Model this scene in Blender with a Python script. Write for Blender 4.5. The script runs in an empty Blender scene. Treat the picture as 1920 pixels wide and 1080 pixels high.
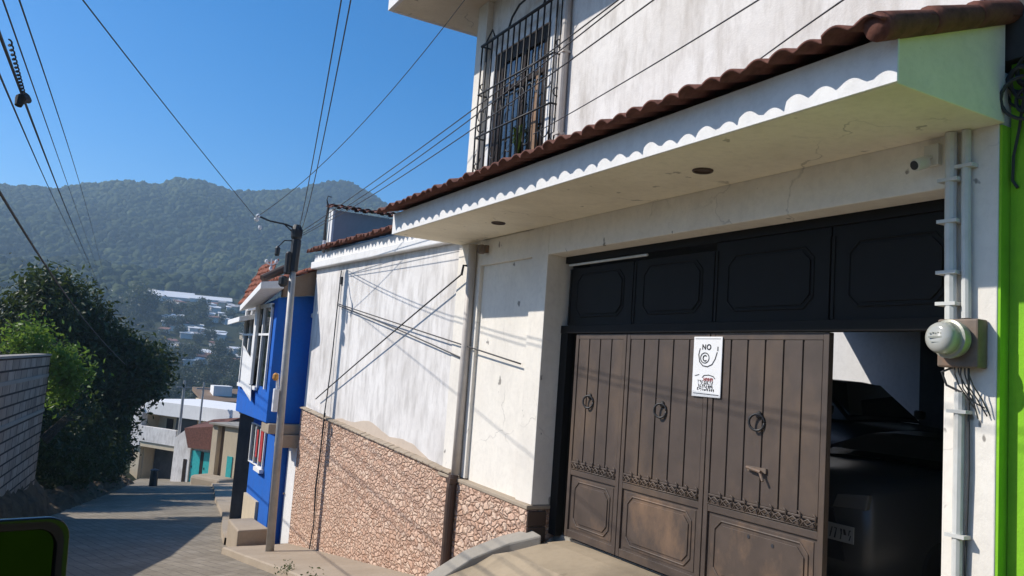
import bpy, bmesh, math, random
import numpy as np
from mathutils import Vector, Matrix, noise

S = bpy.context.scene
COL = S.collection
R = math.radians

# ------------------------------------------------------------------ camera, sky, sun
PSI, PHI, RHO, FPX = R(29.19268), R(5.76718), R(4.10034), 1516.75
CAMZ = 1.82
f = Vector((math.sin(PSI)*math.cos(PHI), math.cos(PSI)*math.cos(PHI), math.sin(PHI)))
r = Vector((math.cos(PSI), -math.sin(PSI), 0.0))
u = r.cross(f)
r2 = r*math.cos(RHO) + u*math.sin(RHO)
u2 = u*math.cos(RHO) - r*math.sin(RHO)
cd = bpy.data.cameras.new('camera')
cam = bpy.data.objects.new('camera', cd)
COL.objects.link(cam)
cam.matrix_world = Matrix(((r2.x, u2.x, -f.x, 0), (r2.y, u2.y, -f.y, 0), (r2.z, u2.z, -f.z, CAMZ), (0, 0, 0, 1)))
cd.sensor_width = 36.0
cd.lens = FPX/1920*36.0
cd.clip_start = 0.05
cd.clip_end = 20000
S.camera = cam

SUN_DIR = Vector((-1.0, 0.65, 0.96)).normalized()       # towards the sun
SUN_EL = math.asin(SUN_DIR.z)
SUN_AZ = math.atan2(SUN_DIR.x, SUN_DIR.y)
W = bpy.data.worlds.new('World')
S.world = W
W.use_nodes = True
nt = W.node_tree
nt.nodes.clear()
sky = nt.nodes.new('ShaderNodeTexSky')
sky.sky_type = 'NISHITA'
sky.sun_disc = False
sky.sun_elevation = SUN_EL
sky.sun_rotation = SUN_AZ
sky.altitude = 1500
sky.air_density = 1.0
sky.dust_density = 2.0
sky.ozone_density = 4.0
bg = nt.nodes.new('ShaderNodeBackground')
bg.inputs['Strength'].default_value = 0.105
wo = nt.nodes.new('ShaderNodeOutputWorld')
hs = nt.nodes.new('ShaderNodeHueSaturation')           # deep blue mountain sky
hs.inputs['Saturation'].default_value = 1.44
hs.inputs['Value'].default_value = 1.38
nt.links.new(sky.outputs[0], hs.inputs['Color'])
nt.links.new(hs.outputs[0], bg.inputs[0])
nt.links.new(bg.outputs[0], wo.inputs[0])

sl = bpy.data.lights.new('sun', 'SUN')
sl.energy = 5.0
sl.angle = R(0.53)
sl.color = (1.0, 0.94, 0.86)
so = bpy.data.objects.new('sun', sl)
so.rotation_euler = SUN_DIR.to_track_quat('Z', 'Y').to_euler()
so.location = (-40, 30, 60)
COL.objects.link(so)

S.view_settings.view_transform = 'Standard'
S.view_settings.look = 'None'
S.view_settings.gamma = 1
S.view_settings.use_curve_mapping = False
S.view_settings.exposure = 0.12
S.cycles.max_bounces = 8
S.cycles.volume_bounces = 1
S.cycles.transparent_max_bounces = 12

# ------------------------------------------------------------------ object helpers
ORG = {}                       # origin (world) the vertices of an object's children are measured from


def link(o):
    COL.objects.link(o)
    return o


def tag(o, label, cat, group=None, kind=None):
    if label: o['label'] = label
    if cat: o['category'] = cat
    if group: o['group'] = group
    if kind: o['kind'] = kind
    return o


def thing(name, label, cat, loc=(0, 0, 0), group=None):
    o = link(bpy.data.objects.new(name, None))
    o.empty_display_size = 0.2
    o.location = loc
    ORG[o.name] = Vector(loc)
    return tag(o, label, cat, group)


class MB:
    def __init__(self):
        self.v = []; self.f = []; self.M = None

    def add(self, vs, fs):
        b = len(self.v)
        if self.M is not None:
            vs = [self.M @ Vector(p) for p in vs]
        self.v += [tuple(p) for p in vs]
        self.f += [tuple(b+i for i in q) for q in fs]
        return self

    def box(self, x0, x1, y0, y1, z0, z1):
        return self.add([(x0, y0, z0), (x1, y0, z0), (x1, y1, z0), (x0, y1, z0), (x0, y0, z1), (x1, y0, z1), (x1, y1, z1), (x0, y1, z1)],
                        [(3, 2, 1, 0), (4, 5, 6, 7), (0, 1, 5, 4), (1, 2, 6, 5), (2, 3, 7, 6), (3, 0, 4, 7)])

    def hexa(self, p):          # eight corners in the order of box()
        return self.add(p, [(3, 2, 1, 0), (4, 5, 6, 7), (0, 1, 5, 4), (1, 2, 6, 5), (2, 3, 7, 6), (3, 0, 4, 7)])

    def prism(self, poly, vec):     # polygon (3-D points) swept by a vector
        n = len(poly); vec = Vector(vec)
        p = [Vector(q) for q in poly]
        return self.add(p + [q+vec for q in p], [tuple(range(n))[::-1], tuple(range(n, 2*n))] + [(i, (i+1) % n, n+(i+1) % n, n+i) for i in range(n)])

    def tube(self, pts, rad, n=8, cap=True):
        P = [Vector(p) for p in pts]
        rads = rad if isinstance(rad, (list, tuple)) else [rad]*len(P)
        vs = []; fs = []
        ref = None
        for i, p in enumerate(P):
            d = (P[min(i+1, len(P)-1)] - P[max(i-1, 0)]).normalized()
            if ref is None:
                ref = Vector((0, 0, 1)) if abs(d.z) < 0.9 else Vector((1, 0, 0))
            a = d.cross(ref).normalized(); b = a.cross(d).normalized(); ref = b
            for k in range(n):
                t = 2*math.pi*k/n
                vs.append(p + (a*math.cos(t)+b*math.sin(t))*rads[i])
        for i in range(len(P)-1):
            for k in range(n):
                fs.append((i*n+k, i*n+(k+1) % n, (i+1)*n+(k+1) % n, (i+1)*n+k))
        if cap:
            fs.append(tuple(range(n))[::-1]); fs.append(tuple(range((len(P)-1)*n, len(P)*n)))
        return self.add(vs, fs)

    def lathe(self, c, axis, prof, n=24):       # prof: (distance along axis, radius)
        ax = Vector(axis).normalized(); c = Vector(c)
        ref = Vector((0, 0, 1)) if abs(ax.z) < 0.9 else Vector((1, 0, 0))
        a = ax.cross(ref).normalized(); b = ax.cross(a)
        vs = []; fs = []
        for h, rr in prof:
            for k in range(n):
                t = 2*math.pi*k/n
                vs.append(c+ax*h+(a*math.cos(t)+b*math.sin(t))*rr)
        for i in range(len(prof)-1):
            for k in range(n):
                fs.append((i*n+k, i*n+(k+1) % n, (i+1)*n+(k+1) % n, (i+1)*n+k))
        fs.append(tuple(range(n))[::-1]); fs.append(tuple(range((len(prof)-1)*n, len(prof)*n)))
        return self.add(vs, fs)

    def ring(self, c, axis, rad, th, n=20, m=6, a0=0, a1=2*math.pi):
        ax = Vector(axis).normalized(); c = Vector(c)
        ref = Vector((0, 0, 1)) if abs(ax.z) < 0.9 else Vector((1, 0, 0))
        a = ax.cross(ref).normalized(); b = ax.cross(a)
        pts = [c+(a*math.cos(a0+(a1-a0)*k/n)+b*math.sin(a0+(a1-a0)*k/n))*rad for k in range(n+1)]
        return self.tube(pts, th, m)

    def build(self, name, mat, parent=None, smooth=False, bevel=0, origin=None, solid=0, label=None):
        me = bpy.data.meshes.new(name)
        org = ORG.get(parent.name, Vector((0, 0, 0))) if parent else Vector(origin or (0, 0, 0))
        me.from_pydata([tuple(Vector(p)-org) for p in self.v], [], self.f)
        bm = bmesh.new(); bm.from_mesh(me)
        bmesh.ops.recalc_face_normals(bm, faces=bm.faces)
        bm.to_mesh(me); bm.free()
        if smooth:
            me.polygons.foreach_set('use_smooth', [True]*len(me.polygons))
        for m in (mat if isinstance(mat, (list, tuple)) else [mat]):
            me.materials.append(m)
        o = link(bpy.data.objects.new(name, me))
        if parent:
            o.parent = parent
        else:
            o.location = org
        ORG[o.name] = org
        if solid:
            md = o.modifiers.new('s', 'SOLIDIFY'); md.thickness = solid; md.offset = -1
        if bevel:
            md = o.modifiers.new('b', 'BEVEL'); md.width = bevel; md.segments = 2; md.limit_method = 'ANGLE'; md.angle_limit = R(40)
        if label: o['label'] = label
        return o


def mbox(*a):
    return MB().box(*a)


def npmesh(name, V, F, mat, smooth=False, parent=None, origin=(0, 0, 0)):
    """V (n,3), F (m,k) numpy -> object, quickly"""
    org = ORG.get(parent.name, Vector((0, 0, 0))) if parent else Vector(origin)
    me = bpy.data.meshes.new(name)
    k = F.shape[1]
    me.vertices.add(len(V)); me.loops.add(F.size); me.polygons.add(len(F))
    me.vertices.foreach_set('co', (V - np.array(org)).astype(np.float32).ravel())
    me.loops.foreach_set('vertex_index', F.astype(np.int32).ravel())
    me.polygons.foreach_set('loop_start', np.arange(0, F.size, k, dtype=np.int32))
    me.polygons.foreach_set('loop_total', np.full(len(F), k, dtype=np.int32))
    me.polygons.foreach_set('use_smooth', np.full(len(F), smooth))
    me.update(calc_edges=True)
    me.validate()
    me.materials.append(mat)
    o = link(bpy.data.objects.new(name, me))
    if parent: o.parent = parent
    else: o.location = org
    ORG[o.name] = org
    return o


# ------------------------------------------------------------------ materials
class N:
    def __init__(self, name):
        self.m = bpy.data.materials.new(name); self.m.use_nodes = True
        self.t = self.m.node_tree
        self.b = self.t.nodes['Principled BSDF']
        self.out = self.t.nodes['Material Output']

    def n(self, typ, **kw):
        x = self.t.nodes.new(typ)
        for k, v in kw.items():
            if k in x.inputs.keys(): x.inputs[k].default_value = v
            else: setattr(x, k, v)
        return x

    def l(self, a, b):
        self.t.links.new(a, b)

    def coord(self, scale=(1, 1, 1), rot=(0, 0, 0)):
        tc = self.n('ShaderNodeTexCoord'); mp = self.n('ShaderNodeMapping')
        mp.inputs['Scale'].default_value = scale; mp.inputs['Rotation'].default_value = rot
        self.l(tc.outputs['Object'], mp.inputs[0])
        return mp.outputs[0]

    def noise(self, vec, scale, detail=4, rough=0.55):
        x = self.n('ShaderNodeTexNoise'); x.inputs['Scale'].default_value = scale
        x.inputs['Detail'].default_value = detail; x.inputs['Roughness'].default_value = rough
        self.l(vec, x.inputs['Vector'])
        return x.outputs['Fac']

    def ramp(self, fac, stops):
        x = self.n('ShaderNodeValToRGB')
        e = x.color_ramp.elements
        e[0].position, e[0].color = stops[0][0], (*stops[0][1], 1)
        e[1].position, e[1].color = stops[-1][0], (*stops[-1][1], 1)
        for p, c in stops[1:-1]:
            q = e.new(p); q.color = (*c, 1)
        self.l(fac, x.inputs[0])
        return x.outputs[0]

    def mix(self, fac, a, b, mode='MIX'):
        x = self.n('ShaderNodeMix', data_type='RGBA', blend_type=mode)
        for s, val in ((x.inputs[0], fac), (x.inputs[6], a), (x.inputs[7], b)):
            if hasattr(val, 'is_output'): self.l(val, s)
            elif isinstance(val, (int, float)): s.default_value = val
            else: s.default_value = (*val, 1)
        return x.outputs[2]

    def bump(self, h, strength=0.3, dist=0.02, normal=None):
        x = self.n('ShaderNodeBump'); x.inputs['Strength'].default_value = strength; x.inputs['Distance'].default_value = dist
        self.l(h, x.inputs['Height'])
        if normal: self.l(normal, x.inputs['Normal'])
        return x.outputs[0]

    def fin(self, color=None, rough=0.8, metal=0, normal=None, spec=None, **kw):
        if color is not None:
            if hasattr(color, 'is_output'): self.l(color, self.b.inputs['Base Color'])
            else: self.b.inputs['Base Color'].default_value = (*color, 1)
        if hasattr(rough, 'is_output'): self.l(rough, self.b.inputs['Roughness'])
        else: self.b.inputs['Roughness'].default_value = rough
        self.b.inputs['Metallic'].default_value = metal
        if normal: self.l(normal, self.b.inputs['Normal'])
        if spec is not None: self.b.inputs['Specular IOR Level'].default_value = spec
        for k, v in kw.items():
            self.b.inputs[k].default_value = v
        return self.m


def sc(c, k): return tuple(min(1, x*k) for x in c)


def plaster(name, c, streak=0.25, blot=0.12, grain=0.25, dirt=(0.30, 0.27, 0.24), spots=0.0, cracks=0.0):
    m = N(name)
    st = m.noise(m.coord((3.2, 3.2, 0.9), (R(12), 0, 0)), 1.7, 6, 0.66)
    bl = m.noise(m.coord(), 0.9, 6, 0.6)
    col = m.mix(m.ramp(st, [(0.45, (0, 0, 0)), (0.75, (streak,)*3)]), c, dirt)
    col = m.mix(m.ramp(bl, [(0.42, (0, 0, 0)), (0.72, (blot,)*3)]), col, sc(dirt, 1.2))
    fine = m.noise(m.coord(), 14, 4, 0.7)
    col = m.mix(m.ramp(fine, [(0.45, (0, 0, 0)), (0.75, (0.3,)*3)]), col, sc(c, 0.66))
    if spots:
        sp = m.noise(m.coord((1, 1, 0.7)), 5.5, 3, 0.5)
        col = m.mix(m.ramp(sp, [(0.69, (0, 0, 0)), (0.715, (spots,)*3)]), col, sc(dirt, 0.45))
    if cracks:
        wv = m.n('ShaderNodeTexNoise'); wv.inputs['Scale'].default_value = 2.5; wv.inputs['Detail'].default_value = 6
        m.l(m.coord(), wv.inputs['Vector'])
        vr = m.n('ShaderNodeTexVoronoi', feature='DISTANCE_TO_EDGE'); vr.inputs['Scale'].default_value = 0.8
        m.l(m.mix(0.45, m.coord(), wv.outputs['Color'], 'ADD'), vr.inputs['Vector'])
        ln = m.ramp(vr.outputs['Distance'], [(0.0, (1, 1, 1)), (0.007, (0, 0, 0))])
        mk = m.ramp(m.noise(m.coord(), 1.3, 3), [(0.5, (0, 0, 0)), (0.62, (cracks,)*3)])
        col = m.mix(m.mix(1.0, ln, mk, 'MULTIPLY'), col, sc(dirt, 0.4))
    g = m.noise(m.coord(), 70, 3, 0.6)
    b1 = m.bump(g, grain, 0.006)
    b2 = m.bump(m.noise(m.coord(), 3, 4), 0.25, 0.03, b1)
    return m.fin(col, 0.9, normal=b2, spec=0.2)


def paint(name, c, rough=0.5, var=0.12, metal=0, scale=6, dirt=None, dirtamt=0.4):
    m = N(name)
    nz = m.noise(m.coord(), scale, 5, 0.6)
    col = m.mix(m.ramp(nz, [(0.3, (0, 0, 0)), (0.75, (1, 1, 1))]), sc(c, 1-var), sc(c, 1+var))
    if dirt:
        d = m.noise(m.coord((1, 1, 0.6)), scale*0.5, 6, 0.65)
        col = m.mix(m.ramp(d, [(0.48, (0, 0, 0)), (0.72, (dirtamt,)*3)]), col, dirt)
    b = m.bump(m.noise(m.coord(), 40, 3), 0.1, 0.004)
    return m.fin(col, rough, metal, normal=b)


M = {}
M['white_plaster'] = plaster('white_plaster', (0.80, 0.77, 0.735), 0.62, 0.38, 0.5)
M['white_upper'] = plaster('white_upper_plaster', (0.80, 0.765, 0.725), 0.65, 0.38, 0.5, dirt=(0.36, 0.31, 0.26))
M['cream_plaster'] = plaster('cream_plaster', (0.84, 0.79, 0.70), 0.12, 0.2, spots=0.75, cracks=0.35)
M['soffit_plaster'] = plaster('soffit_plaster', (0.87, 0.80, 0.64), 0.0, 0.35, cracks=0.5, dirt=(0.32, 0.27, 0.19), spots=0.5)
M['white_trim'] = plaster('white_trim_paint', (0.82, 0.81, 0.79), 0.12, 0.08)
M['shade_grey'] = plaster('shade_grey_plaster', (0.45, 0.44, 0.44), 0.1, 0.2)  # grey holds the shade on the rooftop block's end face
M['shadow_render'] = plaster('shadow_grey_render', (0.10, 0.10, 0.11), 0.1, 0.2)  # shadowed upper wall, its shade put into the dark grey
M['patio_white'] = plaster('patio_white_wall', (0.7, 0.7, 0.7), 0.1, 0.1)
M['green_wall'] = plaster('lime_green_wall', (0.27, 0.58, 0.03), 0.45, 0.45, 0.4, dirt=(0.10, 0.26, 0.03))
M['blue_wall'] = plaster('blue_wall', (0.014, 0.135, 0.54), 0.35, 0.35, dirt=(0.05, 0.10, 0.30))
M['beige_wall'] = plaster('beige_wall', (0.62, 0.52, 0.37), 0.25, 0.2)
M['brown_wall'] = plaster('brown_wall', (0.22, 0.15, 0.10), 0.2, 0.2)
M['bare_render'] = plaster('bare_tan_render', (0.60, 0.50, 0.40), 0.1, 0.3, 0.5, dirt=(0.4, 0.3, 0.22))
M['concrete'] = plaster('grey_concrete', (0.36, 0.33, 0.28), 0.1, 0.35, 0.4, dirt=(0.17, 0.15, 0.12))
M['ramp_concrete'] = plaster('ramp_concrete', (0.40, 0.32, 0.22), 0.0, 0.8, 0.5, dirt=(0.16, 0.13, 0.09), spots=0.25)
M['sidewalk'] = plaster('sidewalk_concrete', (0.40, 0.33, 0.25), 0.0, 0.4, 0.5, dirt=(0.2, 0.15, 0.1))
M['shade_dark'] = plaster('shade_dark_plaster', (0.05, 0.05, 0.05), 0.1, 0.1)  # near-black plaster for shaded walls, the shade is in the colour
M['gate_brown'] = paint('brown_gate_paint', (0.074, 0.053, 0.041), 0.55, 0.22, 0.0, 3.5, (0.17, 0.11, 0.065), 0.5)
M['gate_panel'] = paint('brown_gate_panel_paint', (0.075, 0.053, 0.040), 0.6, 0.22, 0.0, 4, (0.25, 0.15, 0.085), 0.75)
M['gate_black'] = paint('black_gate_paint', (0.012, 0.011, 0.0105), 0.6, 0.1)
M['gate_black'].node_tree.nodes['Principled BSDF'].inputs['Specular IOR Level'].default_value = 0.15
M['iron'] = paint('black_iron', (0.018, 0.018, 0.02), 0.5, 0.2)
M['wire'] = paint('black_cable', (0.035, 0.035, 0.037), 0.6, 0.1)
M['galv'] = paint('painted_conduit', (0.60, 0.60, 0.56), 0.6, 0.1, 0.0, 6, (0.3, 0.27, 0.22), 0.5)
M['pipe_brown'] = paint('weathered_white_downpipe', (0.52, 0.47, 0.42), 0.55, 0.12)
M['pipe_dark'] = paint('dark_brown_downpipe', (0.07, 0.042, 0.03), 0.6, 0.12)
M['pole_steel'] = paint('weathered_pole_steel', (0.42, 0.41, 0.39), 0.55, 0.15, 0.2, 4, (0.22, 0.17, 0.13), 0.5)
M['white_paint'] = paint('white_paint', (0.8, 0.8, 0.8), 0.45, 0.04)
M['plastic_white'] = paint('white_plastic', (0.66, 0.64, 0.58), 0.4, 0.06)
M['meter_grey'] = paint('meter_grey', (0.33, 0.33, 0.27), 0.4, 0.1, 0.2)
M['rust'] = paint('rusty_metal_box', (0.17, 0.13, 0.10), 0.7, 0.25, 0.1, 12, (0.24, 0.10, 0.04), 0.6)
M['red'] = paint('red_cloth', (0.45, 0.03, 0.03), 0.8, 0.2)
M['teal'] = paint('teal_door_paint', (0.03, 0.42, 0.42), 0.5, 0.15)
M['wood'] = paint('brown_wood', (0.24, 0.13, 0.06), 0.6, 0.25)
M['window_brown'] = paint('dark_window_frame', (0.035, 0.026, 0.022), 0.45, 0.2)
M['window_brown'].node_tree.nodes['Principled BSDF'].inputs['Specular IOR Level'].default_value = 0.1
M['ink'] = paint('black_ink', (0.03, 0.03, 0.035), 0.6, 0.1)
M['red_ink'] = paint('red_ink', (0.35, 0.06, 0.06), 0.6, 0.1)
M['car_black'] = N('black_car_paint').fin((0.006, 0.006, 0.007), 0.25)
M['car_silver'] = N('silver_car_paint').fin((0.07, 0.07, 0.072), 0.35, 0.3)
M['rubber'] = N('rubber').fin((0.02, 0.02, 0.02), 0.8)
M['lamp_lens'] = N('lamp_lens').fin((0.16, 0.16, 0.16), 0.1, 0.3)
M['mirror_black'] = N('glossy_black_housing').fin((0.006, 0.006, 0.007), 0.14, spec=0.3)
M['mirror_glass'] = N('tinted_mirror_glass').fin((0.013, 0.016, 0.013), 0.03, 1.0)
M['glass'] = N('window_glass').fin((0.02, 0.025, 0.03), 0.04, 0.0, spec=1.0)
M['skin'] = N('skin').fin((0.25, 0.13, 0.08), 0.6)
M['hair'] = N('hair').fin((0.012, 0.01, 0.009), 0.7)
M['green_cloth'] = paint('green_cloth', (0.03, 0.25, 0.14), 0.8, 0.15)
M['dark_cloth'] = paint('dark_trousers', (0.03, 0.03, 0.045), 0.8, 0.15)
M['plate_grey'] = paint('dusty_plate', (0.3, 0.3, 0.29), 0.6, 0.1)
M['orange'] = paint('orange_cap', (0.6, 0.28, 0.05), 0.5, 0.1)


def terracotta(name, c=(0.135, 0.055, 0.040)):
    m = N(name)
    nz = m.noise(m.coord(), 9, 6, 0.7)
    col = m.ramp(nz, [(0.25, sc(c, 0.45)), (0.5, c), (0.72, sc(c, 1.5)), (0.9, (0.25, 0.2, 0.16))])
    return m.fin(col, 0.85, normal=m.bump(m.noise(m.coord(), 50, 3), 0.3, 0.01), spec=0.25)


M['tile'] = terracotta('terracotta_tile')
M['tile_far'] = terracotta('weathered_tile', (0.26, 0.09, 0.055))


def stone_dado():
    m = N('stone_chip_cladding')
    v = m.coord((1, 0.75, 1.3))
    w = m.n('ShaderNodeTexNoise'); w.inputs['Scale'].default_value = 6; w.inputs['Detail'].default_value = 3
    m.l(v, w.inputs['Vector'])
    dist = m.mix(0.16, v, w.outputs['Color'], 'ADD')
    vo = m.n('ShaderNodeTexVoronoi'); vo.inputs['Scale'].default_value = 10.5; m.l(dist, vo.inputs['Vector'])
    ve = m.n('ShaderNodeTexVoronoi', feature='DISTANCE_TO_EDGE'); ve.inputs['Scale'].default_value = 10.5; m.l(dist, ve.inputs['Vector'])
    cell = m.ramp(m.noise(vo.outputs['Color'], 3.0, 0), [(0.2, (0.58, 0.37, 0.26)), (0.42, (0.74, 0.51, 0.38)), (0.6, (0.80, 0.61, 0.47)), (0.8, (0.64, 0.41, 0.29))])
    cell = m.mix(m.ramp(m.noise(m.coord(), 28, 5, 0.7), [(0.46, (0, 0, 0)), (0.68, (0.75,)*3)]), cell, (0.34, 0.18, 0.11))
    cell = m.mix(m.ramp(m.noise(m.coord(), 1.1, 5, 0.65), [(0.45, (0, 0, 0)), (0.75, (0.45,)*3)]), cell, (0.42, 0.27, 0.19))
    mort = m.ramp(ve.outputs['Distance'], [(0.0, (0.9,)*3), (0.09, (0, 0, 0))])
    col = m.mix(mort, cell, (0.36, 0.21, 0.145))
    h = m.ramp(ve.outputs['Distance'], [(0.0, (0, 0, 0)), (0.22, (1, 1, 1))])
    b = m.bump(h, 0.9, 0.03)
    b = m.bump(m.noise(m.coord(), 30, 5, 0.7), 0.6, 0.015, b)
    return m.fin(col, 0.85, normal=b, spec=0.2)


M['dado'] = stone_dado()


def block_wall():
    m = N('grey_block_masonry')
    tc = m.n('ShaderNodeTexCoord'); sp = m.n('ShaderNodeSeparateXYZ'); cb = m.n('ShaderNodeCombineXYZ')
    m.l(tc.outputs['Object'], sp.inputs[0]); m.l(sp.outputs['Y'], cb.inputs['X']); m.l(sp.outputs['Z'], cb.inputs['Y'])
    br = m.n('ShaderNodeTexBrick'); m.l(cb.outputs[0], br.inputs['Vector'])
    br.inputs['Scale'].default_value = 1.0; br.inputs['Brick Width'].default_value = 0.85; br.inputs['Row Height'].default_value = 0.30
    br.inputs['Mortar Size'].default_value = 0.03; br.inputs['Mortar Smooth'].default_value = 0.3
    br.inputs['Color1'].default_value = (0.47, 0.38, 0.30, 1); br.inputs['Color2'].default_value = (0.33, 0.26, 0.20, 1); br.inputs['Mortar'].default_value = (0.05, 0.04, 0.035, 1)
    d = m.noise(m.coord((1, 1, 0.6)), 1.4, 6, 0.65)
    col = m.mix(m.ramp(d, [(0.45, (0, 0, 0)), (0.7, (0.6,)*3)]), br.outputs[0], (0.13, 0.10, 0.085))
    b = m.bump(br.outputs['Fac'], -0.8, 0.02)
    b = m.bump(m.noise(m.coord(), 30, 4, 0.7), 0.5, 0.01, b)
    return m.fin(col, 0.9, normal=b, spec=0.1)


M['block'] = block_wall()


def road_mat():
    m = N('paving_block_road')
    v = m.coord((1, 1, 0), (0, 0, R(82)))
    br = m.n('ShaderNodeTexBrick'); m.l(v, br.inputs['Vector'])
    wn_ = m.n('ShaderNodeTexNoise'); wn_.inputs['Scale'].default_value = 1.6; wn_.inputs['Detail'].default_value = 3; m.l(v, wn_.inputs['Vector']); m.l(m.mix(0.09, v, wn_.outputs['Color'], 'ADD'), br.inputs['Vector'])
    br.inputs['Scale'].default_value = 1.0; br.inputs['Brick Width'].default_value = 0.42; br.inputs['Row Height'].default_value = 0.24
    br.inputs['Mortar Size'].default_value = 0.012; br.inputs['Mortar Smooth'].default_value = 0.5; br.inputs['Bias'].default_value = 0.1
    br.inputs['Color1'].default_value = (0.32, 0.28, 0.22, 1); br.inputs['Color2'].default_value = (0.25, 0.215, 0.165, 1); br.inputs['Mortar'].default_value = (0.11, 0.095, 0.08, 1)
    d = m.noise(m.coord(), 0.8, 6, 0.65)
    col = m.mix(m.ramp(d, [(0.40, (0, 0, 0)), (0.66, (0.75,)*3)]), br.outputs[0], (0.17, 0.145, 0.11))
    d2 = m.noise(m.coord(), 9, 5, 0.7)
    col = m.mix(m.ramp(d2, [(0.5, (0, 0, 0)), (0.8, (0.6,)*3)]), col, (0.36, 0.32, 0.26))
    b = m.bump(br.outputs['Fac'], -0.6, 0.015)
    b = m.bump(m.noise(m.coord(), 25, 5, 0.7), 0.5, 0.012, b)
    return m.fin(col, 0.88, normal=b, spec=0.15)


M['road'] = road_mat()


def dirt(name, a, b_, scale=2.0, bs=1.0):
    m = N(name)
    col = m.ramp(m.noise(m.coord(), scale, 8, 0.7), [(0.3, a), (0.7, b_)])
    b = m.bump(m.noise(m.coord(), scale*3, 8, 0.75), bs, 0.08)
    return m.fin(col, 0.95, normal=b, spec=0.1)


M['dirt'] = dirt('earth_bank', (0.07, 0.05, 0.033), (0.19, 0.14, 0.09), 2.2)
M['terrain'] = dirt('hill_ground', (0.02, 0.03, 0.012), (0.055, 0.058, 0.028), 0.06)


def leaf(name, a, b_, trans=0.35, scale=0.8, rough=0.5):
    m = N(name)
    nz = m.noise(m.coord(), scale, 3, 0.7)
    col = m.ramp(nz, [(0.3, a), (0.7, b_)])
    m.fin(col, rough, spec=0.3)
    tr = m.n('ShaderNodeBsdfTranslucent'); m.l(m.mix(0.5, col, (0.16, 0.22, 0.03)), tr.inputs[0])
    mx = m.n('ShaderNodeMixShader'); mx.inputs[0].default_value = trans
    m.l(m.b.outputs[0], mx.inputs[1]); m.l(tr.outputs[0], mx.inputs[2]); m.l(mx.outputs[0], m.out.inputs[0])
    return m.m


M['leaf_dark'] = leaf('dark_leaves', (0.016, 0.03, 0.010), (0.05, 0.075, 0.02), 0.22, 0.5)
M['leaf_mid'] = leaf('mid_green_leaves', (0.03, 0.055, 0.014), (0.07, 0.11, 0.028), 0.3, 0.7)
M['leaf_bright'] = leaf('bright_vine_leaves', (0.10, 0.19, 0.02), (0.20, 0.32, 0.04), 0.45, 1.2)
M['leaf_red'] = leaf('reddish_blossom', (0.10, 0.03, 0.025), (0.25, 0.06, 0.05), 0.25, 0.5)
M['leaf_far'] = leaf('valley_leaves', (0.018, 0.032, 0.014), (0.055, 0.075, 0.03), 0.12, 0.15)
M['bark'] = dirt('bark', (0.05, 0.038, 0.028), (0.12, 0.095, 0.07), 8, 0.8)


def forest_mat():
    m = N('forest_canopy')
    big = m.noise(m.coord(), 0.010, 4, 0.6)
    col = m.ramp(big, [(0.35, (0.008, 0.018, 0.009)), (0.5, (0.024, 0.040, 0.015)), (0.65, (0.065, 0.08, 0.03))])
    sm = m.noise(m.coord(), 0.12, 3, 0.7)
    col = m.mix(m.ramp(sm, [(0.45, (0, 0, 0)), (0.75, (0.7,)*3)]), col, (0.075, 0.085, 0.03))
    b = m.bump(m.noise(m.coord(), 0.5, 4, 0.7), 0.8, 1.2)
    return m.fin(col, 0.9, normal=b, spec=0.1)


M['forest'] = forest_mat()

# ------------------------------------------------------------------ ground
LEFT = [(-40, -5.5), (0, -3.0), (10, -1.95), (22, -0.75), (30, 0.4), (46, 3.2), (60, 5.5), (68, 6.9), (90, 10.5)]
RIGHT = [(-40, 3.5), (16.5, 3.55), (18.6, 3.75), (22, 4.3), (28, 5.45), (38, 7.0), (50, 9.1), (66, 11.6), (90, 15)]


def interp(tab, y):
    if y <= tab[0][0]: return tab[0][1]
    for (a, b), (c, d) in zip(tab, tab[1:]):
        if y <= c: return b+(d-b)*(y-a)/(c-a)
    return tab[-1][1]


def rz(y):                       # height of the road along the street
    if y < 18: return -1.22-0.15*(y-10)
    return -2.42-0.122*(y-18)


RIDGE = [(-700, 150), (-300, 185), (-85, 199), (-54, 203), (-22, 203), (17, 217), (56, 231), (80, 234), (106, 235), (118, 240), (134, 250), (160, 253), (188, 251), (220, 247), (245, 250), (268, 255), (319, 264), (340, 274), (370, 287), (395, 292), (410, 288), (440, 276), (465, 265), (515, 245), (700, 190), (1100, 130), (1800, 100)]


def terr(x, y):
    if y < 78:
        l, rr = interp(LEFT, y), interp(RIGHT, y)
        b = rz(y)
        if x < l-0.2:
            k = min(1, (l-0.2-x)/1.8)
            up = 2.6 if y < 28 else max(1.0, 2.6-(y-28)*0.4)
            return b-0.3+k*(up+0.3)
        if x > rr+0.2: return b-0.35
        return b-0.35
    base = -9.74-0.35-(min(y, 260)-78)*0.075
    if y <= 260: return base
    zr = interp(RIDGE, x)
    t = min(1.0, (y-260)/1040)
    z = base+(zr-base)*t**1.4
    if y > 1300: z = zr-(y-1300)*0.05
    if t > 0.2:
        a = min(1, (t-0.2)*3)*(1-0.75*max(0, (t-0.75)/0.25) if t < 1 else 0.25)
        z += a*36*noise.noise((x*0.006, y*0.004, 3.1)) + a*9*noise.noise((x*0.018, y*0.012, 7.7))
    return z


def axis_steps(lo, hi, c0, c1, fine, grow):
    a = list(np.arange(c0, c1+fine/2, fine)); s = fine; q = c1
    while q < hi:
        s *= grow; q += s; a.append(q)
    s = fine; q = c0
    while q > lo:
        s *= grow; q -= s; a.insert(0, q)
    return a


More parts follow.
